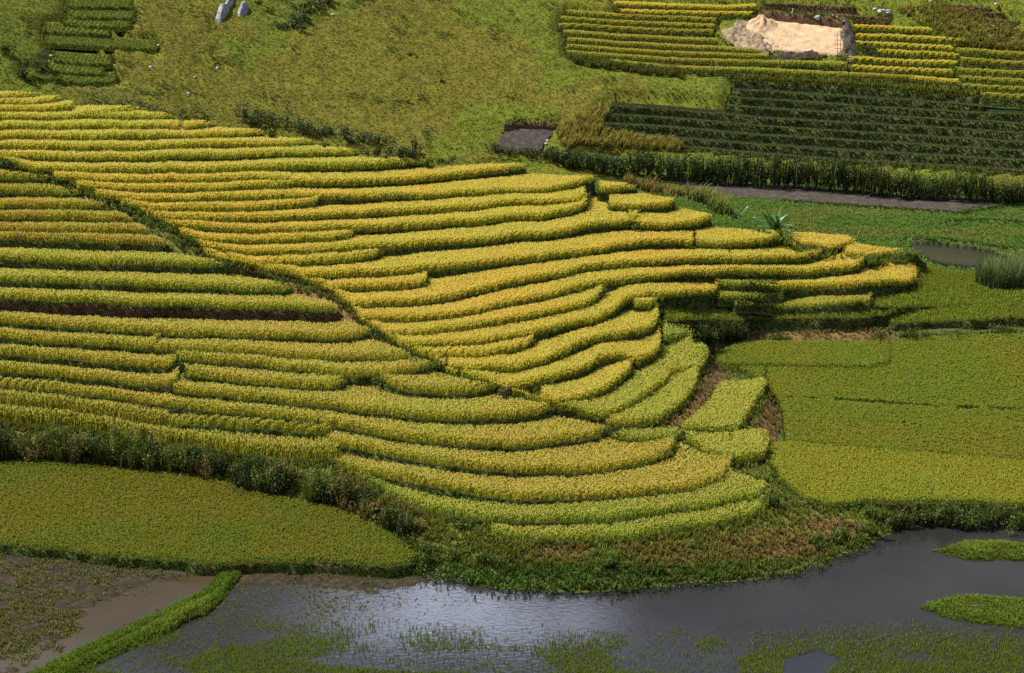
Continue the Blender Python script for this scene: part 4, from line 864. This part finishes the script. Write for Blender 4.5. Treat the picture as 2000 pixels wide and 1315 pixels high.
shrub(on_spur(836., 328.), .45, .75, 'bright green tuft closing a long gold strip', None, (.03,.06,.012), (.08,.14,.02))
# foot of the far slope
hedge([(1085,312),(1120,330),(1180,340),(1250,349),(1330,356)], lambda u, v: on_hill(u, v), [1.2, 1.6, 2.0, 2.4, 2.6], 'dark hedge below the cabbage plot', *DK, n=420, grass=14, size=.2, rx=1.2)
hedge([(1330,358),(1420,364),(1500,368),(1600,374),(1700,382)], lambda u, v: on_hill(u, v), [2.7, 3.2, 3.1, 2.9, 2.8], 'tall dark hedge behind the ploughed strip, rounded middle part', *DK, n=420, grass=18, size=.2, rx=1.2)
hedge([(1700,384),(1800,391),(1900,396),(2000,399),(2160,402)], lambda u, v: on_hill(u, v), [2.8, 2.7, 2.8, 2.6, 2.6], 'dark hedge at the far end of the ploughed strip, grassy on top', (.016,.028,.008), (.055,.08,.018), n=420, grass=22, size=.2, rx=1.2)
hedge([(960,298),(1000,303),(1060,309),(1090,316)], on_hill, .9, 'straggling brown-green hedge under the small brown plot', (.025,.03,.012), (.075,.075,.026), n=150, grass=10, size=.16)
shrub(on_hill(1440., 352.), 1.8, 2.6, 'round dark bush swelling out of the tall hedge', None, (.02,.032,.010), (.06,.08,.02), 900, .2)
shrub(on_hill(1690., 106.), 1.3, .9, 'dark round bush among the bright yellow strips', None, *DK)
shrub(on_hill(75., 142.), 1.3, 1.8, 'dark round bush beside the overgrown steps', None, *GY_)
shrub(on_hill(48., 160.), .6, 1.4, 'small black bush at the foot of the overgrown steps', None, (.008,.014,.006), (.03,.045,.014))
shrub(on_hill(12., 105.), .9, 1.2, 'green bush on the slope beside the overgrown steps', None, *MD)
hedge([(640,3),(612,18),(590,35),(565,55)], on_hill, 1.2, 'leafy grey-green gully bushes running down from the hilltop', (.03,.045,.02), (.10,.125,.06), name='thicket', n=260, per=.8, size=.2)
hedge([(536,52),(560,56),(590,58)], on_hill, .7, 'dark low bushes at the bottom of the gully', (.018,.03,.014), (.06,.08,.035), name='thicket', n=180, per=.8)
for uu_, vv_, r_ in ((530,24,.8), (505,8,.6), (800,108,.5), (822,192,.9), (1300,60,.5), (1305,128,1.0), (865,160,.4)):
    shrub(on_hill(float(uu_), float(vv_)), r_, r_ * .6, 'low dark weed clump scattered in the pasture', 'weed clumps in the pasture', (.03,.04,.012), (.08,.09,.02), 130, .16, 'weed_clump')
# path bushes
for uu_, vv_, r_, lab in ((6,322,.6,'dark bush where the path leaves the picture'), (205,400,.7,'green bush on the upper path'), (252,420,.6,'second green bush on the upper path, below a dull strip'), (290,440,.8,'broad green bush where the path meets a thin dark bank'),
        (368,480,.8,'dark leafy bush above the path bend'), (437,527,.75,'dark shiny tuft ending a yellow-green terrace'), (545,556,.5,'bright green tuft on a rounded terrace tip'), (735,655,.55,'dark bush beside the bare brown earth end'), (838,722,.8,'bright green bush at the path above the oval bulge'),
        (735,752,.5,'green tuft where the oval bulge begins'), (985,772,.6,'grey twiggy bush at the end of the oval bulge'), (1185,850,.6,'green bush at the tip of the curling hook bank'), (1236,446,.45,'stubby dark tuft between gold terraces near the nose')):
    gy = 'grey' in lab
    shrub(on_spur(float(uu_), float(vv_)), r_, r_ * .85, lab, None, (.05,.05,.035) if gy else MD[0], (.14,.13,.09) if gy else MD[1], None, .13)
# the steep weedy bank above the olive field
rs = np.random.RandomState(5)
fl_ = np.array(FOOT_LEFT)
for k, uu_ in enumerate(np.r_[np.arange(-120, 800, 38.0), np.arange(-100, 780, 55.0)]):
    uu_ = uu_ + rs.randn() * 8; second = k >= 25
    vf = np.interp(uu_, fl_[:, 0], fl_[:, 1]); tt = .35 if second else .05 + .1 * rs.rand(); vt = np.interp(uu_, [-160, 0, 100, 300, 450, 560, 650, 740, 800], [826, 830, 836, 868, 890, 902, 930, 960, 1000])
    v_ = vf + (vt - vf) * tt; E_ = float(spur_height(np.array([uu_]), np.array([v_]))[0]); P = at_height(uu_, v_, E_)
    kind = rs.rand()
    if kind < .55: a_, b_, lab, gr = (.014,.024,.008), (.05,.072,.018), 'dark leafy shrub on the steep bank above the olive field', 14
    elif kind < .9: a_, b_, lab, gr = (.035,.055,.012), (.12,.145,.028), 'light green weedy shrub on the steep bank above the olive field', 34
    else: a_, b_, lab, gr = (.05,.045,.018), (.19,.15,.055), 'straw-coloured dry shrub on the steep bank above the olive field', 30
    shrub(P, .8 + .4 * rs.rand(), 1.35 + .75 * rs.rand(), lab, 'shrubs on the steep bank', a_, b_, 480, .14, grassy=gr)
shrub(on_spur(545., 962.), 1.05, 1.75, 'darkest blue-green shrub, standing out of the steep bank', None, (.010,.020,.012), (.04,.065,.035), 620, .15)
# bushes over the river below the bright flat field
for k, uu_ in enumerate(np.arange(1705, 2160, 46)):
    P = at_height(float(uu_), 1026 + 4 * math.sin(k * 2.1) + max(0, (uu_ - 1900) * .03), .05)
    shrub(P, 1.0 + .2 * math.sin(k * 1.7), 1.25 + .2 * math.cos(k * 2.3), 'rounded green bush overhanging the river below the bright flat field', 'bushes overhanging the river', (.028,.045,.012), (.085,.115,.022), 520, .14, grassy=22, ry=.9)
# grass-topped clumps and shaded block at the far edge of the flat field
for uu_, vv_, r_, lab in ((1720,676,1.1,'round black grass clump beside the flat field, first beyond the red earth'), (1785,668,1.3,'largest round black grass clump beside the flat field'), (1870,664,1.6,'wide flat black grass clump near the end of the ledge'), (1520,672,1.4,'flat dark green clump under the red earth'), (1960,655,1.6,'dark twiggy clump under the outer ledge')):
    shrub(on_spur(float(uu_), float(vv_)), r_, .95 if r_ < 1.5 else .65, lab, None, (.02,.03,.008), (.075,.09,.018), 420, .14, 'grass_clump', grassy=40)
for k, (uu_, vv_, rz_) in enumerate(((1375,672,1.5), (1415,668,1.7), (1440,662,1.3))):
    shrub(on_spur(float(uu_), float(vv_)), .95, rz_, ['tall dark grass clump in the gully mouth, gully side', 'tallest dark grass clump in the gully mouth', 'dark grass clump in the gully mouth, ledge side'][k], 'dark clumps in the gully mouth', (.018,.028,.008), (.055,.075,.016), 520, .14, 'grass_clump', grassy=40)
for uu_, vv_, r_, lab in ((825,1082,.8,'dark green bush at the corner of the olive field'), (818,1108,.9,'leafy bush at the water corner of the olive field'), (842,1100,.8,'low leafy bush beside the water corner of the olive field'), (800,1062,.8,'bright bush where the steep bank meets the olive field'), (885,1090,.8,'leafy dark bush on the river bank near the olive field'), (950,1100,.9,'rounded dark bush on the river bank'), (905,1030,.7,'dark grass clump under the young rice, olive field side'), (1280,1118,.8,'green clump on the river bank under the young rice'), (1190,1108,.7,'bright green clump on the river bank'), (1500,985,.9,'green bush at the end of the lowest rice'), (1640,1058,1.0,'brown-green bush on the river point'), (1690,1046,.9,'dark bush at the tip of the river point'), (1600,1065,.8,'grassy bush inland of the river point')):
    shrub(on_spur(float(uu_), float(vv_)), r_, r_ * .75, lab, None, (.025,.042,.010), (.08,.115,.02), 300, .13, grassy=18)
hedge([(800,1112),(880,1126),(960,1143),(1040,1150)], on_spur, .55, 'bright low herbs hanging over the water edge', (.03,.06,.012), (.075,.14,.022), name='waterside_herbs', per=.8, n=150, size=.12, rx=.8, grass=10)
hedge([(1050,1150),(1200,1146),(1350,1138),(1500,1122),(1600,1098),(1680,1066)], on_spur, .42, 'dark grassy rim along the river edge', (.03,.05,.012), (.085,.115,.02), name='waterside_herbs', per=.8, n=110, size=.12, rx=.8, grass=14)
# reeds at the end of the pool
r = thing('reed_clump', at_height(1985., 566., 1.1), 'pale grey-green reeds at the end of the pool', 'reeds'); k = 620; a = R.rand(k) * 6.28; rr = np.sqrt(R.rand(k))
q = np.c_[np.cos(a) * rr * 3.2, np.sin(a) * rr * 1.6, 0 * a]; G = tufts(q, 1.9 + 1.2 * R.rand(k), 8, .05, .3, np.array([.05, .085, .03]), np.array([.15, .185, .09]), .3)
make_mesh('stalks', G[0], G[1], G[2], M_GRASS, G[3], r)
tall([(1340,380),(1380,385),(1430,420),(1410,425),(1370,400),(1330,384)], on_spur, 300, 1.1, (.13,.17,.04), (.20,.21,.06), 'pale feathery tall grass behind the round gold terrace', nb=9)
tall([(1210,352),(1300,372),(1340,385),(1300,390),(1220,362)], on_spur, 260, .9, (.16,.14,.04), (.24,.16,.06), 'reddish dry grass along the crest above the nose', nb=8)
tall([(1450,440),(1540,470),(1640,500),(1660,510),(1560,505),(1500,465)], on_spur, 420, .55, (.10,.14,.03), (.16,.17,.04), 'green grass between the nose lobes', nb=8)
tall([(1660,510),(1790,500),(1800,520),(1700,525)], on_spur, 400, .6, (.06,.09,.016), (.09,.12,.02), 'leafy grass under the outermost gold lobe', nb=8)
tall([(640,905),(740,960),(800,1000),(840,1060),(800,1050),(720,980)], on_spur, 400, .7, (.12,.14,.03), (.18,.15,.04), 'mixed tall grass at the end of the steep bank', nb=8)

# broad shiny leaved plants
def agave(u, v, n, ln, label, seed):
    rs = np.random.RandomState(seed); P = on_spur(float(u), float(v)); r = thing('broad_leaved_plant', P, label, 'plant', None)
    for k in range(n):
        az = 2 * math.pi * k / n + rs.rand() * .5; el = .45 + .75 * rs.rand(); L_ = ln * (.7 + .5 * rs.rand()); w = .24 * (.8 + .4 * rs.rand()); off = np.array([(rs.rand() - .5) * .7 if n > 8 else (rs.rand() - .5) * .4, (rs.rand() - .5) * .4, 0])
        tt = np.linspace(0, 1, 8); rad = np.cos(el) * L_ * tt; z = np.sin(el) * L_ * tt - .35 * L_ * tt ** 2.5 * np.cos(el); wd = w * np.sin(np.clip(tt * .9 + .12, 0, 1) * math.pi) ** .7 + .01
        dx = np.array([math.cos(az), math.sin(az)]); sd = np.array([-dx[1], dx[0]])
        V = []
        for s_, a in ((-1, .03), (0, -.02), (1, .03)):
            V.append(np.c_[off[0] + dx[0] * rad + sd[0] * wd * s_ * .5, off[1] + dx[1] * rad + sd[1] * wd * s_ * .5, z + a])
        V = np.stack(V, 1).reshape(-1, 3); c = np.repeat(np.array([[.045, .115, .035]]) * (.7 + .7 * rs.rand()), len(V), 0)
        quads_mesh('leaf', V, grid_quads(8, 3), M_AGAVE, c, r)
agave(1437, 428, 9, 1.8, 'smaller shiny broad-leaved plant on the nose crest', 3)
agave(1512, 448, 20, 2.2, 'larger shiny broad-leaved plant on the nose, with spreading leaves', 8)
# ------------------------------------------------------------------ rocks, pit, ladder
import bmesh
def rock_mesh(rx, ry, rz, seed, sub=3):
    bm = bmesh.new(); bmesh.ops.create_icosphere(bm, subdivisions=sub, radius=1)
    rs = np.random.RandomState(seed); co = np.array([v.co[:] for v in bm.verts]); o = rs.rand(3) * 50
    pl = rs.randn(9, 3); pl /= np.linalg.norm(pl, axis=1)[:, None]; d = co @ pl.T; lim = .62 + .3 * rs.rand(9)
    s = np.min(np.where(d > .05, lim[None] / np.maximum(d, .05), 9), 1); co = co * np.minimum(s, 1.25)[:, None]
    co *= (1 + .25 * (fbm(co[:, 0] * 2 + o[0] + co[:, 2], co[:, 1] * 2 + o[1] - co[:, 2], 3) - .5))[:, None]
    co *= np.array([rx, ry, rz])
    F = np.array([[v.index for v in f.verts] for f in bm.faces]); bm.free(); return co, F
def rock(P, rx, ry, rz, mat, label, cat='rock', group=None, seed=0, name='rock', sub=3, rot=0):
    co, F = rock_mesh(rx, ry, rz, seed, sub); c, s = math.cos(rot), math.sin(rot); co = co @ np.array([[c, s, 0], [-s, c, 0], [0, 0, 1]])
    o = quads_mesh(name, co, F, mat, smooth=False); o.location = [float(a) for a in P]; return setp(o, label, cat, group)
# outcrop: slabs lying down the slope
def outcrop(poly, label, seed, hgt):
    p = np.array(poly, float); r = on_hill(p[:, 0], p[:, 1]); c = r.mean(0); n = 30; m = 12
    an = np.linspace(0, 1, len(p) + 1); cc = np.r_[r, r[:1]]; ring = np.stack([np.interp(np.linspace(0, 1, n + 1), an, cc[:, k]) for k in range(3)], 1)
    rr = np.linspace(0, 1, m); V = c + (ring[:, None] - c) * rr[None, :, None]
    V[..., 2] = hill_z(V[..., 0], V[..., 1]) + hgt * (1 - rr[None] ** 2.5) * (.5 + fbm(V[..., 0] * .9 + seed, V[..., 1] * .9, 4)) - .15 + .25 * (fbm(V[..., 0] * 2.3, V[..., 1] * 2.3 + seed, 3) - .5)
    return setp(quads_mesh('rock_outcrop', V.reshape(-1, 3), grid_quads(n + 1, m), M_STONE, smooth=False), label, 'rock')
outcrop([(418,44),(422,28),(436,14),(446,2),(448,-8),(462,-8),(458,4),(450,16),(446,28),(436,38),(430,48)], 'long grey rock slab lying down the pasture', 4, .9)
outcrop([(462,28),(470,18),(478,10),(488,14),(486,24),(476,32),(466,34)], 'shorter dark grey rock slab beside the long one', 9, .9)
for k, (a, b) in enumerate(((310,89),(295,131),(425,133),(380,152),(650,29),(368,183),(100,109))):
    rock(on_hill(float(a), float(b)), (.16 + .13 * ((k * 37) % 10) / 10), .2, .13, M_STONE if k % 3 else M_WHITE, 'small pale stone lying in the pasture', 'stone', 'pale stones scattered in the pasture', 20 + k, 'stone', 2)
for k, (a, b) in enumerate(((1070,275),(1066,281),(1940,52),(1945,8),(1818,3))):
    rock(on_hill(float(a), float(b)), (.18 if k < 2 else .22), .2, .13, M_WHITE, ['pale stone in the dry grass beside the brown plot', 'pale stone in the dry grass beside the brown plot', 'flat pale stone on the far corner slope, below the earth steps', 'pale stone on the far corner slope, above the earth steps', 'pale stone at the top of the far slope'][k], 'stone', 'pale stones by the brown plot' if k < 2 else None, 40 + k, 'stone', 2)
rs = np.random.RandomState(2)
for k in range(8):
    a = 1700 + 42 * rs.rand(); b = 19 + (a - 1700) * .18 + rs.randn() * 3.2
    rock(on_hill(a, b), .16 + .2 * rs.rand(), .2, .14 + .12 * rs.rand(), M_WHITE if rs.rand() < .5 else M_STONE, 'stone in the pale heap above the yellow strips', 'stone', 'stone heap above the yellow strips', 60 + k, 'stone', 2)
# sandy pit: dug floor, cut rims, spoil
patch('sand_pit', PIT, on_hill, .02, M_SAND, 'dug floor of bright orange-white sandy clay', bump=.10, step=2.0, thick=.6, bs=1.6)
def heap(name, cu, cv, rx, ry, rz, mat, label, seed, group=None, cat='spoil heap'):
    P = on_hill(float(cu), float(cv)); n, m = 36, 14; a = np.linspace(0, 2 * math.pi, n + 1); rr = np.linspace(0, 1, m)
    X = P[0] + np.cos(a)[:, None] * rr[None] * rx; Y = P[1] + np.sin(a)[:, None] * rr[None] * ry
    Z = hill_z(X, Y) + rz * (1 - rr[None] ** 1.6) * (.55 + .9 * fbm(X * .9 + seed, Y * .9, 3)) - .12 + .75 * (fbm(X * 2.6, Y * 2.6 + seed, 3) - .5) * (1 - rr[None] ** 4)
    Z[-1] = Z[0]
    return setp(quads_mesh(name, np.stack([X, Y, Z], -1).reshape(-1, 3), grid_quads(n + 1, m), mat, smooth=False), label, cat, group)
heap('spoil_heap', 1436, 66, 1.6, 1.6, .45, M_SPOIL, 'lumpy brown spoil at the outer end of the pit', 3)
heap('spoil_heap', 1468, 78, 2.1, 1.8, .35, M_SPOIL, 'wide broken spoil in front of the sand', 8)
heap('spoil_heap', 1450, 50, 1.2, .9, .4, M_SPOIL, 'small grey spoil beside the straw-covered heap', 11)
heap('spoil_heap', 1494, 92, 1.7, 1.0, .35, M_SPOIL, 'low crumbled spoil at the lower pit corner', 13)
heap('straw_heap', 1488, 50, 1.9, 1.5, .8, M_SAND, 'low sand heap with straw at the pit corner', 5, cat='sand heap')
heap('rubble_strip', 1656, 76, .75, 4.6, .5, M_PLOUGH, 'grey rubble strip behind the pole frame', 6, cat='rubble')
heap('spoil_heap', 1560, 106, 3.4, .7, .3, M_PLOUGH, 'grey earth thrown along the lower rim of the pit', 17)
def bank_strip(pts, h, th, mat, label, name, grass=True):
    p = np.array(pts, float); u = np.linspace(p[0, 0], p[-1, 0], 60); v = np.interp(u, p[:, 0], p[:, 1]); W = on_hill(u, v)
    prof = [(-.05, -.3), (0.0, .6), (.1, 1.0), (.5, .95), (1.2, .0)]
    V = np.stack([np.c_[W[:, 0], W[:, 1] + a * th, hill_z(W[:, 0], W[:, 1] + a * th) * (1 if b < .9 else 1) + h * b * (.75 + .5 * noise(W[:, 0] * 1.2, W[:, 1]))] for a, b in prof], 1)
    r = thing(name, W[30], label, 'earth bank'); O = np.array(r.location); quads_mesh('earth_face', V.reshape(-1, 3), grid_quads(60, 5)[:, ::-1], mat, None, r, O)
    k = int(np.ptp(W[:, 0]) * 14); i = R.randint(0, 60, k); a = R.rand(k)
    q = W[i] + np.c_[(R.rand(k) - .5) * .3, a * th, 0 * a]; q[:, 2] = hill_z(q[:, 0], q[:, 1]) + h * .85
    g = tufts(q, .25 + .3 * R.rand(k), 6, .06, .6, np.array([.04, .06, .012]), np.array([.10, .13, .025])); make_mesh('grass_fringe', g[0], g[1], g[2], M_GRASS, g[3], r, O)
bank_strip([(1485,39),(1560,45),(1646,55)], .75, 1.0, M_DIRT, 'dark cut earth bank along the upper rim of the sandy pit', 'earth_bank')
bank_strip([(985,257),(1010,251),(1040,252),(1088,254)], .55, .8, M_DIRT, 'dark cut earth bank behind the small brown plot', 'earth_bank')
bank_strip([(1540,392),(1650,400),(1760,408),(1870,416)], .22, .5, M_BANK, 'low grassy ridge along the front of the ploughed strip', 'earth_bank') if False else None

def bar(a, b, r0, r1=None, n=6):
    a = np.array(a, float); b = np.array(b, float); d = (b - a) / np.linalg.norm(b - a); x = np.cross(d, [0, 1, .3]); x /= np.linalg.norm(x); y = np.cross(d, x); r1 = r1 or r0
    an = np.linspace(0, 2 * math.pi, n, endpoint=False); ring = np.cos(an)[:, None] * x + np.sin(an)[:, None] * y
    V = np.r_[a + ring * r0, b + ring * r1, [a], [b]]; i = np.arange(n); j = (i + 1) % n
    return V, np.r_[np.c_[i, j, j + n, i + n], np.c_[j, i, np.full(n, 2 * n), np.full(n, 2 * n)], np.c_[i + n, j + n, np.full(n, 2 * n + 1), np.full(n, 2 * n + 1)]]
def add_bar(name, a, b, r, mat, parent, r1=None):
    V, Q = bar(a, b, r, r1); me = bpy.data.meshes.new(name); me.from_pydata(V.tolist(), [], [tuple(dict.fromkeys(q)) for q in Q.tolist()]); me.materials.append(mat)
    o = bpy.data.objects.new(name, me); COL.objects.link(o); o.parent = parent; return o
A0 = on_hill(1636., 106.); A1 = on_hill(1648., 107.); 
fr = thing('lashed_frame', A0, 'thin wooden pole frame at the end of the sandy pit', 'wooden frame'); D1 = A1 - A0
up = np.array([0, .25, 1.0])
for k, o in enumerate((np.zeros(3), D1 * .5, D1)): add_bar('pole', o - np.array([0, 0, .2]), o + np.array([0, .5, 0]) + up * (2.2 + .3 * k), .045, M_WOOD, fr, .03)
for hgt in (.55, .95, 1.4, 1.9): add_bar('crossbar', np.array([-.35, .05, 0]) + up * hgt, D1 + np.array([.15, .05, 0]) + up * (hgt + .05), .035, M_WOOD, fr)
P = on_hill(1546., 43.); po = thing('white_post', P, 'short white post on the upper rim of the pit', 'post'); add_bar('shaft', (0, .3, 0), (.18, .4, 1.3), .13, M_WHITE, po, .11); add_bar('post_cap', (.17, .395, 1.28), (.19, .4, 1.36), .13, M_WHITE, po)
P = on_hill(1597., 49.); P[2] += .75; rock(P, .42, .3, .24, M_WHITE, 'pale block lying on the upper rim of the pit', 'stone', None, 91, 'stone', 2, .5)
P0 = on_hill(1622., 34.); P1 = on_hill(1650., 48.); lg = thing('pale_pole', P0, 'long pale pole lying above the pit corner', 'pole'); add_bar('shaft', (0, 0, .35), P1 - P0 + np.array([0, 0, .35]), .07, M_WOOD, lg, .05); add_bar('branch_stub', (P1 - P0) * .4 + np.array([0, 0, .35]), (P1 - P0) * .4 + np.array([.25, .1, .6]), .04, M_WOOD, lg, .02)
# low dark ridges on the valley floor behind the spur
def ridge(pts, h, label):
    p = np.array(pts, float); u = np.linspace(p[0, 0], p[-1, 0], 50); v = np.interp(u, p[:, 0], p[:, 1]); W = at_height(u, v, 1.0)
    prof = np.linspace(-1, 1, 7); V = np.repeat(W[:, None], 7, 1); V[:, :, 1] += prof[None] * .45; V[:, :, 2] += h * (1 - prof[None] ** 2) * (.7 + .6 * noise(V[:, :, 0], V[:, :, 1])) - .12
    r = thing('grass_ridge', W[25], label, 'field ridge'); O = np.array(r.location); quads_mesh('earth_core', V.reshape(-1, 3), grid_quads(50, 7), M_BANK, None, r, O)
    k = int(np.linalg.norm(W[-1] - W[0]) * 24); i = R.randint(0, 50, k); q = W[i] + np.c_[(R.rand(k) - .5) * .5, (R.rand(k) - .5) * .8, np.full(k, h * .6)]
    g = tufts(q, .12 + .16 * R.rand(k), 5, .05, .6, np.array([.03, .045, .010]), np.array([.075, .11, .02])); make_mesh('grass_fringe', g[0], g[1], g[2], M_GRASS, g[3], r, O)
ridge([(1880,418),(1930,408),(1992,397)], .35, 'dark grass ridge slanting off the end of the ploughed strip')
ridge([(1530,395),(1650,404),(1760,411),(1880,419)], .25, 'low grass ridge along the front of the ploughed strip')
ridge([(1845,436),(1900,432),(2000,436),(2100,440)], .22, 'low grass ridge between two green paddies')
ridge([(1770,470),(1850,472),(1930,484),(2010,492)], .3, 'grassy edge along the back of the pool')

ridge([(1795,503),(1830,518),(1880,526),(1940,532)], .3, 'grassy edge along the front of the pool')
# ------------------------------------------------------------------ light
SUN_EL, SUN_AZ = math.radians(54), math.radians(-80)      # azimuth from +Y (away from the viewer), negative = over the left shoulder of the far hill
w = bpy.data.worlds.new('World'); SC.world = w; w.use_nodes = True; nt = w.node_tree; N = nt.nodes.new; L = nt.links.new
nt.nodes.clear(); sky = N('ShaderNodeTexSky'); sky.sky_type = 'NISHITA'; sky.sun_disc = False; sky.sun_elevation = SUN_EL; sky.sun_rotation = SUN_AZ; sky.altitude = 1200; sky.dust_density = .6
bg = N('ShaderNodeBackground'); bg.inputs[1].default_value = .105; out = N('ShaderNodeOutputWorld')

# a bank of grey cloud low all round, its upper edge bright on one side, blue above
tc = N('ShaderNodeTexCoord'); sx = N('ShaderNodeSeparateXYZ'); L(tc.outputs['Generated'], sx.inputs[0])
def M(op, a, b=None, c=None):
    n = N('ShaderNodeMath'); n.operation = op
    for k, q in enumerate((a, b, c)):
        if q is None: continue
        if isinstance(q, (int, float)): n.inputs[k].default_value = q
        else: L(q, n.inputs[k])
    return n.outputs[0]
def NZ(scale, det, z=1.0):
    mp = N('ShaderNodeMapping'); mp.inputs['Scale'].default_value = (1, 1, z); L(tc.outputs['Generated'], mp.inputs[0])
    n = N('ShaderNodeTexNoise'); n.inputs['Scale'].default_value = scale; n.inputs['Detail'].default_value = det; L(mp.outputs[0], n.inputs['Vector']); return n.outputs['Fac']
el = M('ADD', sx.outputs['Z'], M('MULTIPLY', M('SUBTRACT', NZ(14, 5), .5), .05))
def RAMP(x, a, b):
    n = N('ShaderNodeMapRange'); n.interpolation_type = 'SMOOTHSTEP'; n.inputs[1].default_value = a; n.inputs[2].default_value = b; L(x, n.inputs[0]); return n.outputs[0]
low = M('SUBTRACT', 1.0, RAMP(el, .450, .463))
rim = M('MULTIPLY', M('MULTIPLY', RAMP(el, .428, .442), M('SUBTRACT', 1.0, RAMP(el, .450, .463))), M('MULTIPLY', RAMP(sx.outputs['X'], -.13, -.03), M('SUBTRACT', 1.0, RAMP(sx.outputs['X'], .01, .07))))
hi = RAMP(NZ(3.2, 6, 1.6), .57, .70)
cl = M('MAXIMUM', low, hi)
lum = M('ADD', M('ADD', .5, M('MULTIPLY', NZ(7, 5), 1.2)), M('ADD', M('MULTIPLY', rim, 20.0), M('MULTIPLY', M('MULTIPLY', hi, M('SUBTRACT', 1.0, low)), 5.0)))
south = RAMP(M('MULTIPLY', sx.outputs['Y'], -1.0), -.05, .55)
sc_ = M('MULTIPLY', south, RAMP(NZ(2.6, 5, 1.3), .36, .56)); cl = M('MAXIMUM', cl, sc_); lum = M('ADD', lum, M('MULTIPLY', sc_, 3.2))  # bright cloud added behind the viewer as fill for the rice faces
cc = N('ShaderNodeCombineColor'); L(lum, cc.inputs[0]); L(M('MULTIPLY', lum, 1.09), cc.inputs[1]); L(M('MULTIPLY', lum, 1.38), cc.inputs[2])
mx = N('ShaderNodeMix'); mx.data_type = 'RGBA'; L(cl, mx.inputs[0]); L(sky.outputs[0], mx.inputs[6]); L(cc.outputs[0], mx.inputs[7])
L(mx.outputs[2], bg.inputs[0]); L(bg.outputs[0], out.inputs[0])
ld = bpy.data.lights.new('sun', 'SUN'); ld.energy = 5.0; ld.angle = math.radians(.5); ld.color = (1, .93, .82)
sun = bpy.data.objects.new('sun', ld); COL.objects.link(sun)
sd = np.array([math.sin(SUN_AZ) * math.cos(SUN_EL), math.cos(SUN_AZ) * math.cos(SUN_EL), math.sin(SUN_EL)])
import mathutils
sun.rotation_euler = mathutils.Vector(sd).to_track_quat('Z', 'Y').to_euler()
SC.view_settings.view_transform = 'Standard'; SC.view_settings.look = 'None'; SC.view_settings.exposure = 1.15; SC.view_settings.gamma = 1
SC.cycles.max_bounces = 9; SC.cycles.diffuse_bounces = 7; SC.cycles.glossy_bounces = 2; SC.cycles.transmission_bounces = 7; SC.cycles.use_denoising = False
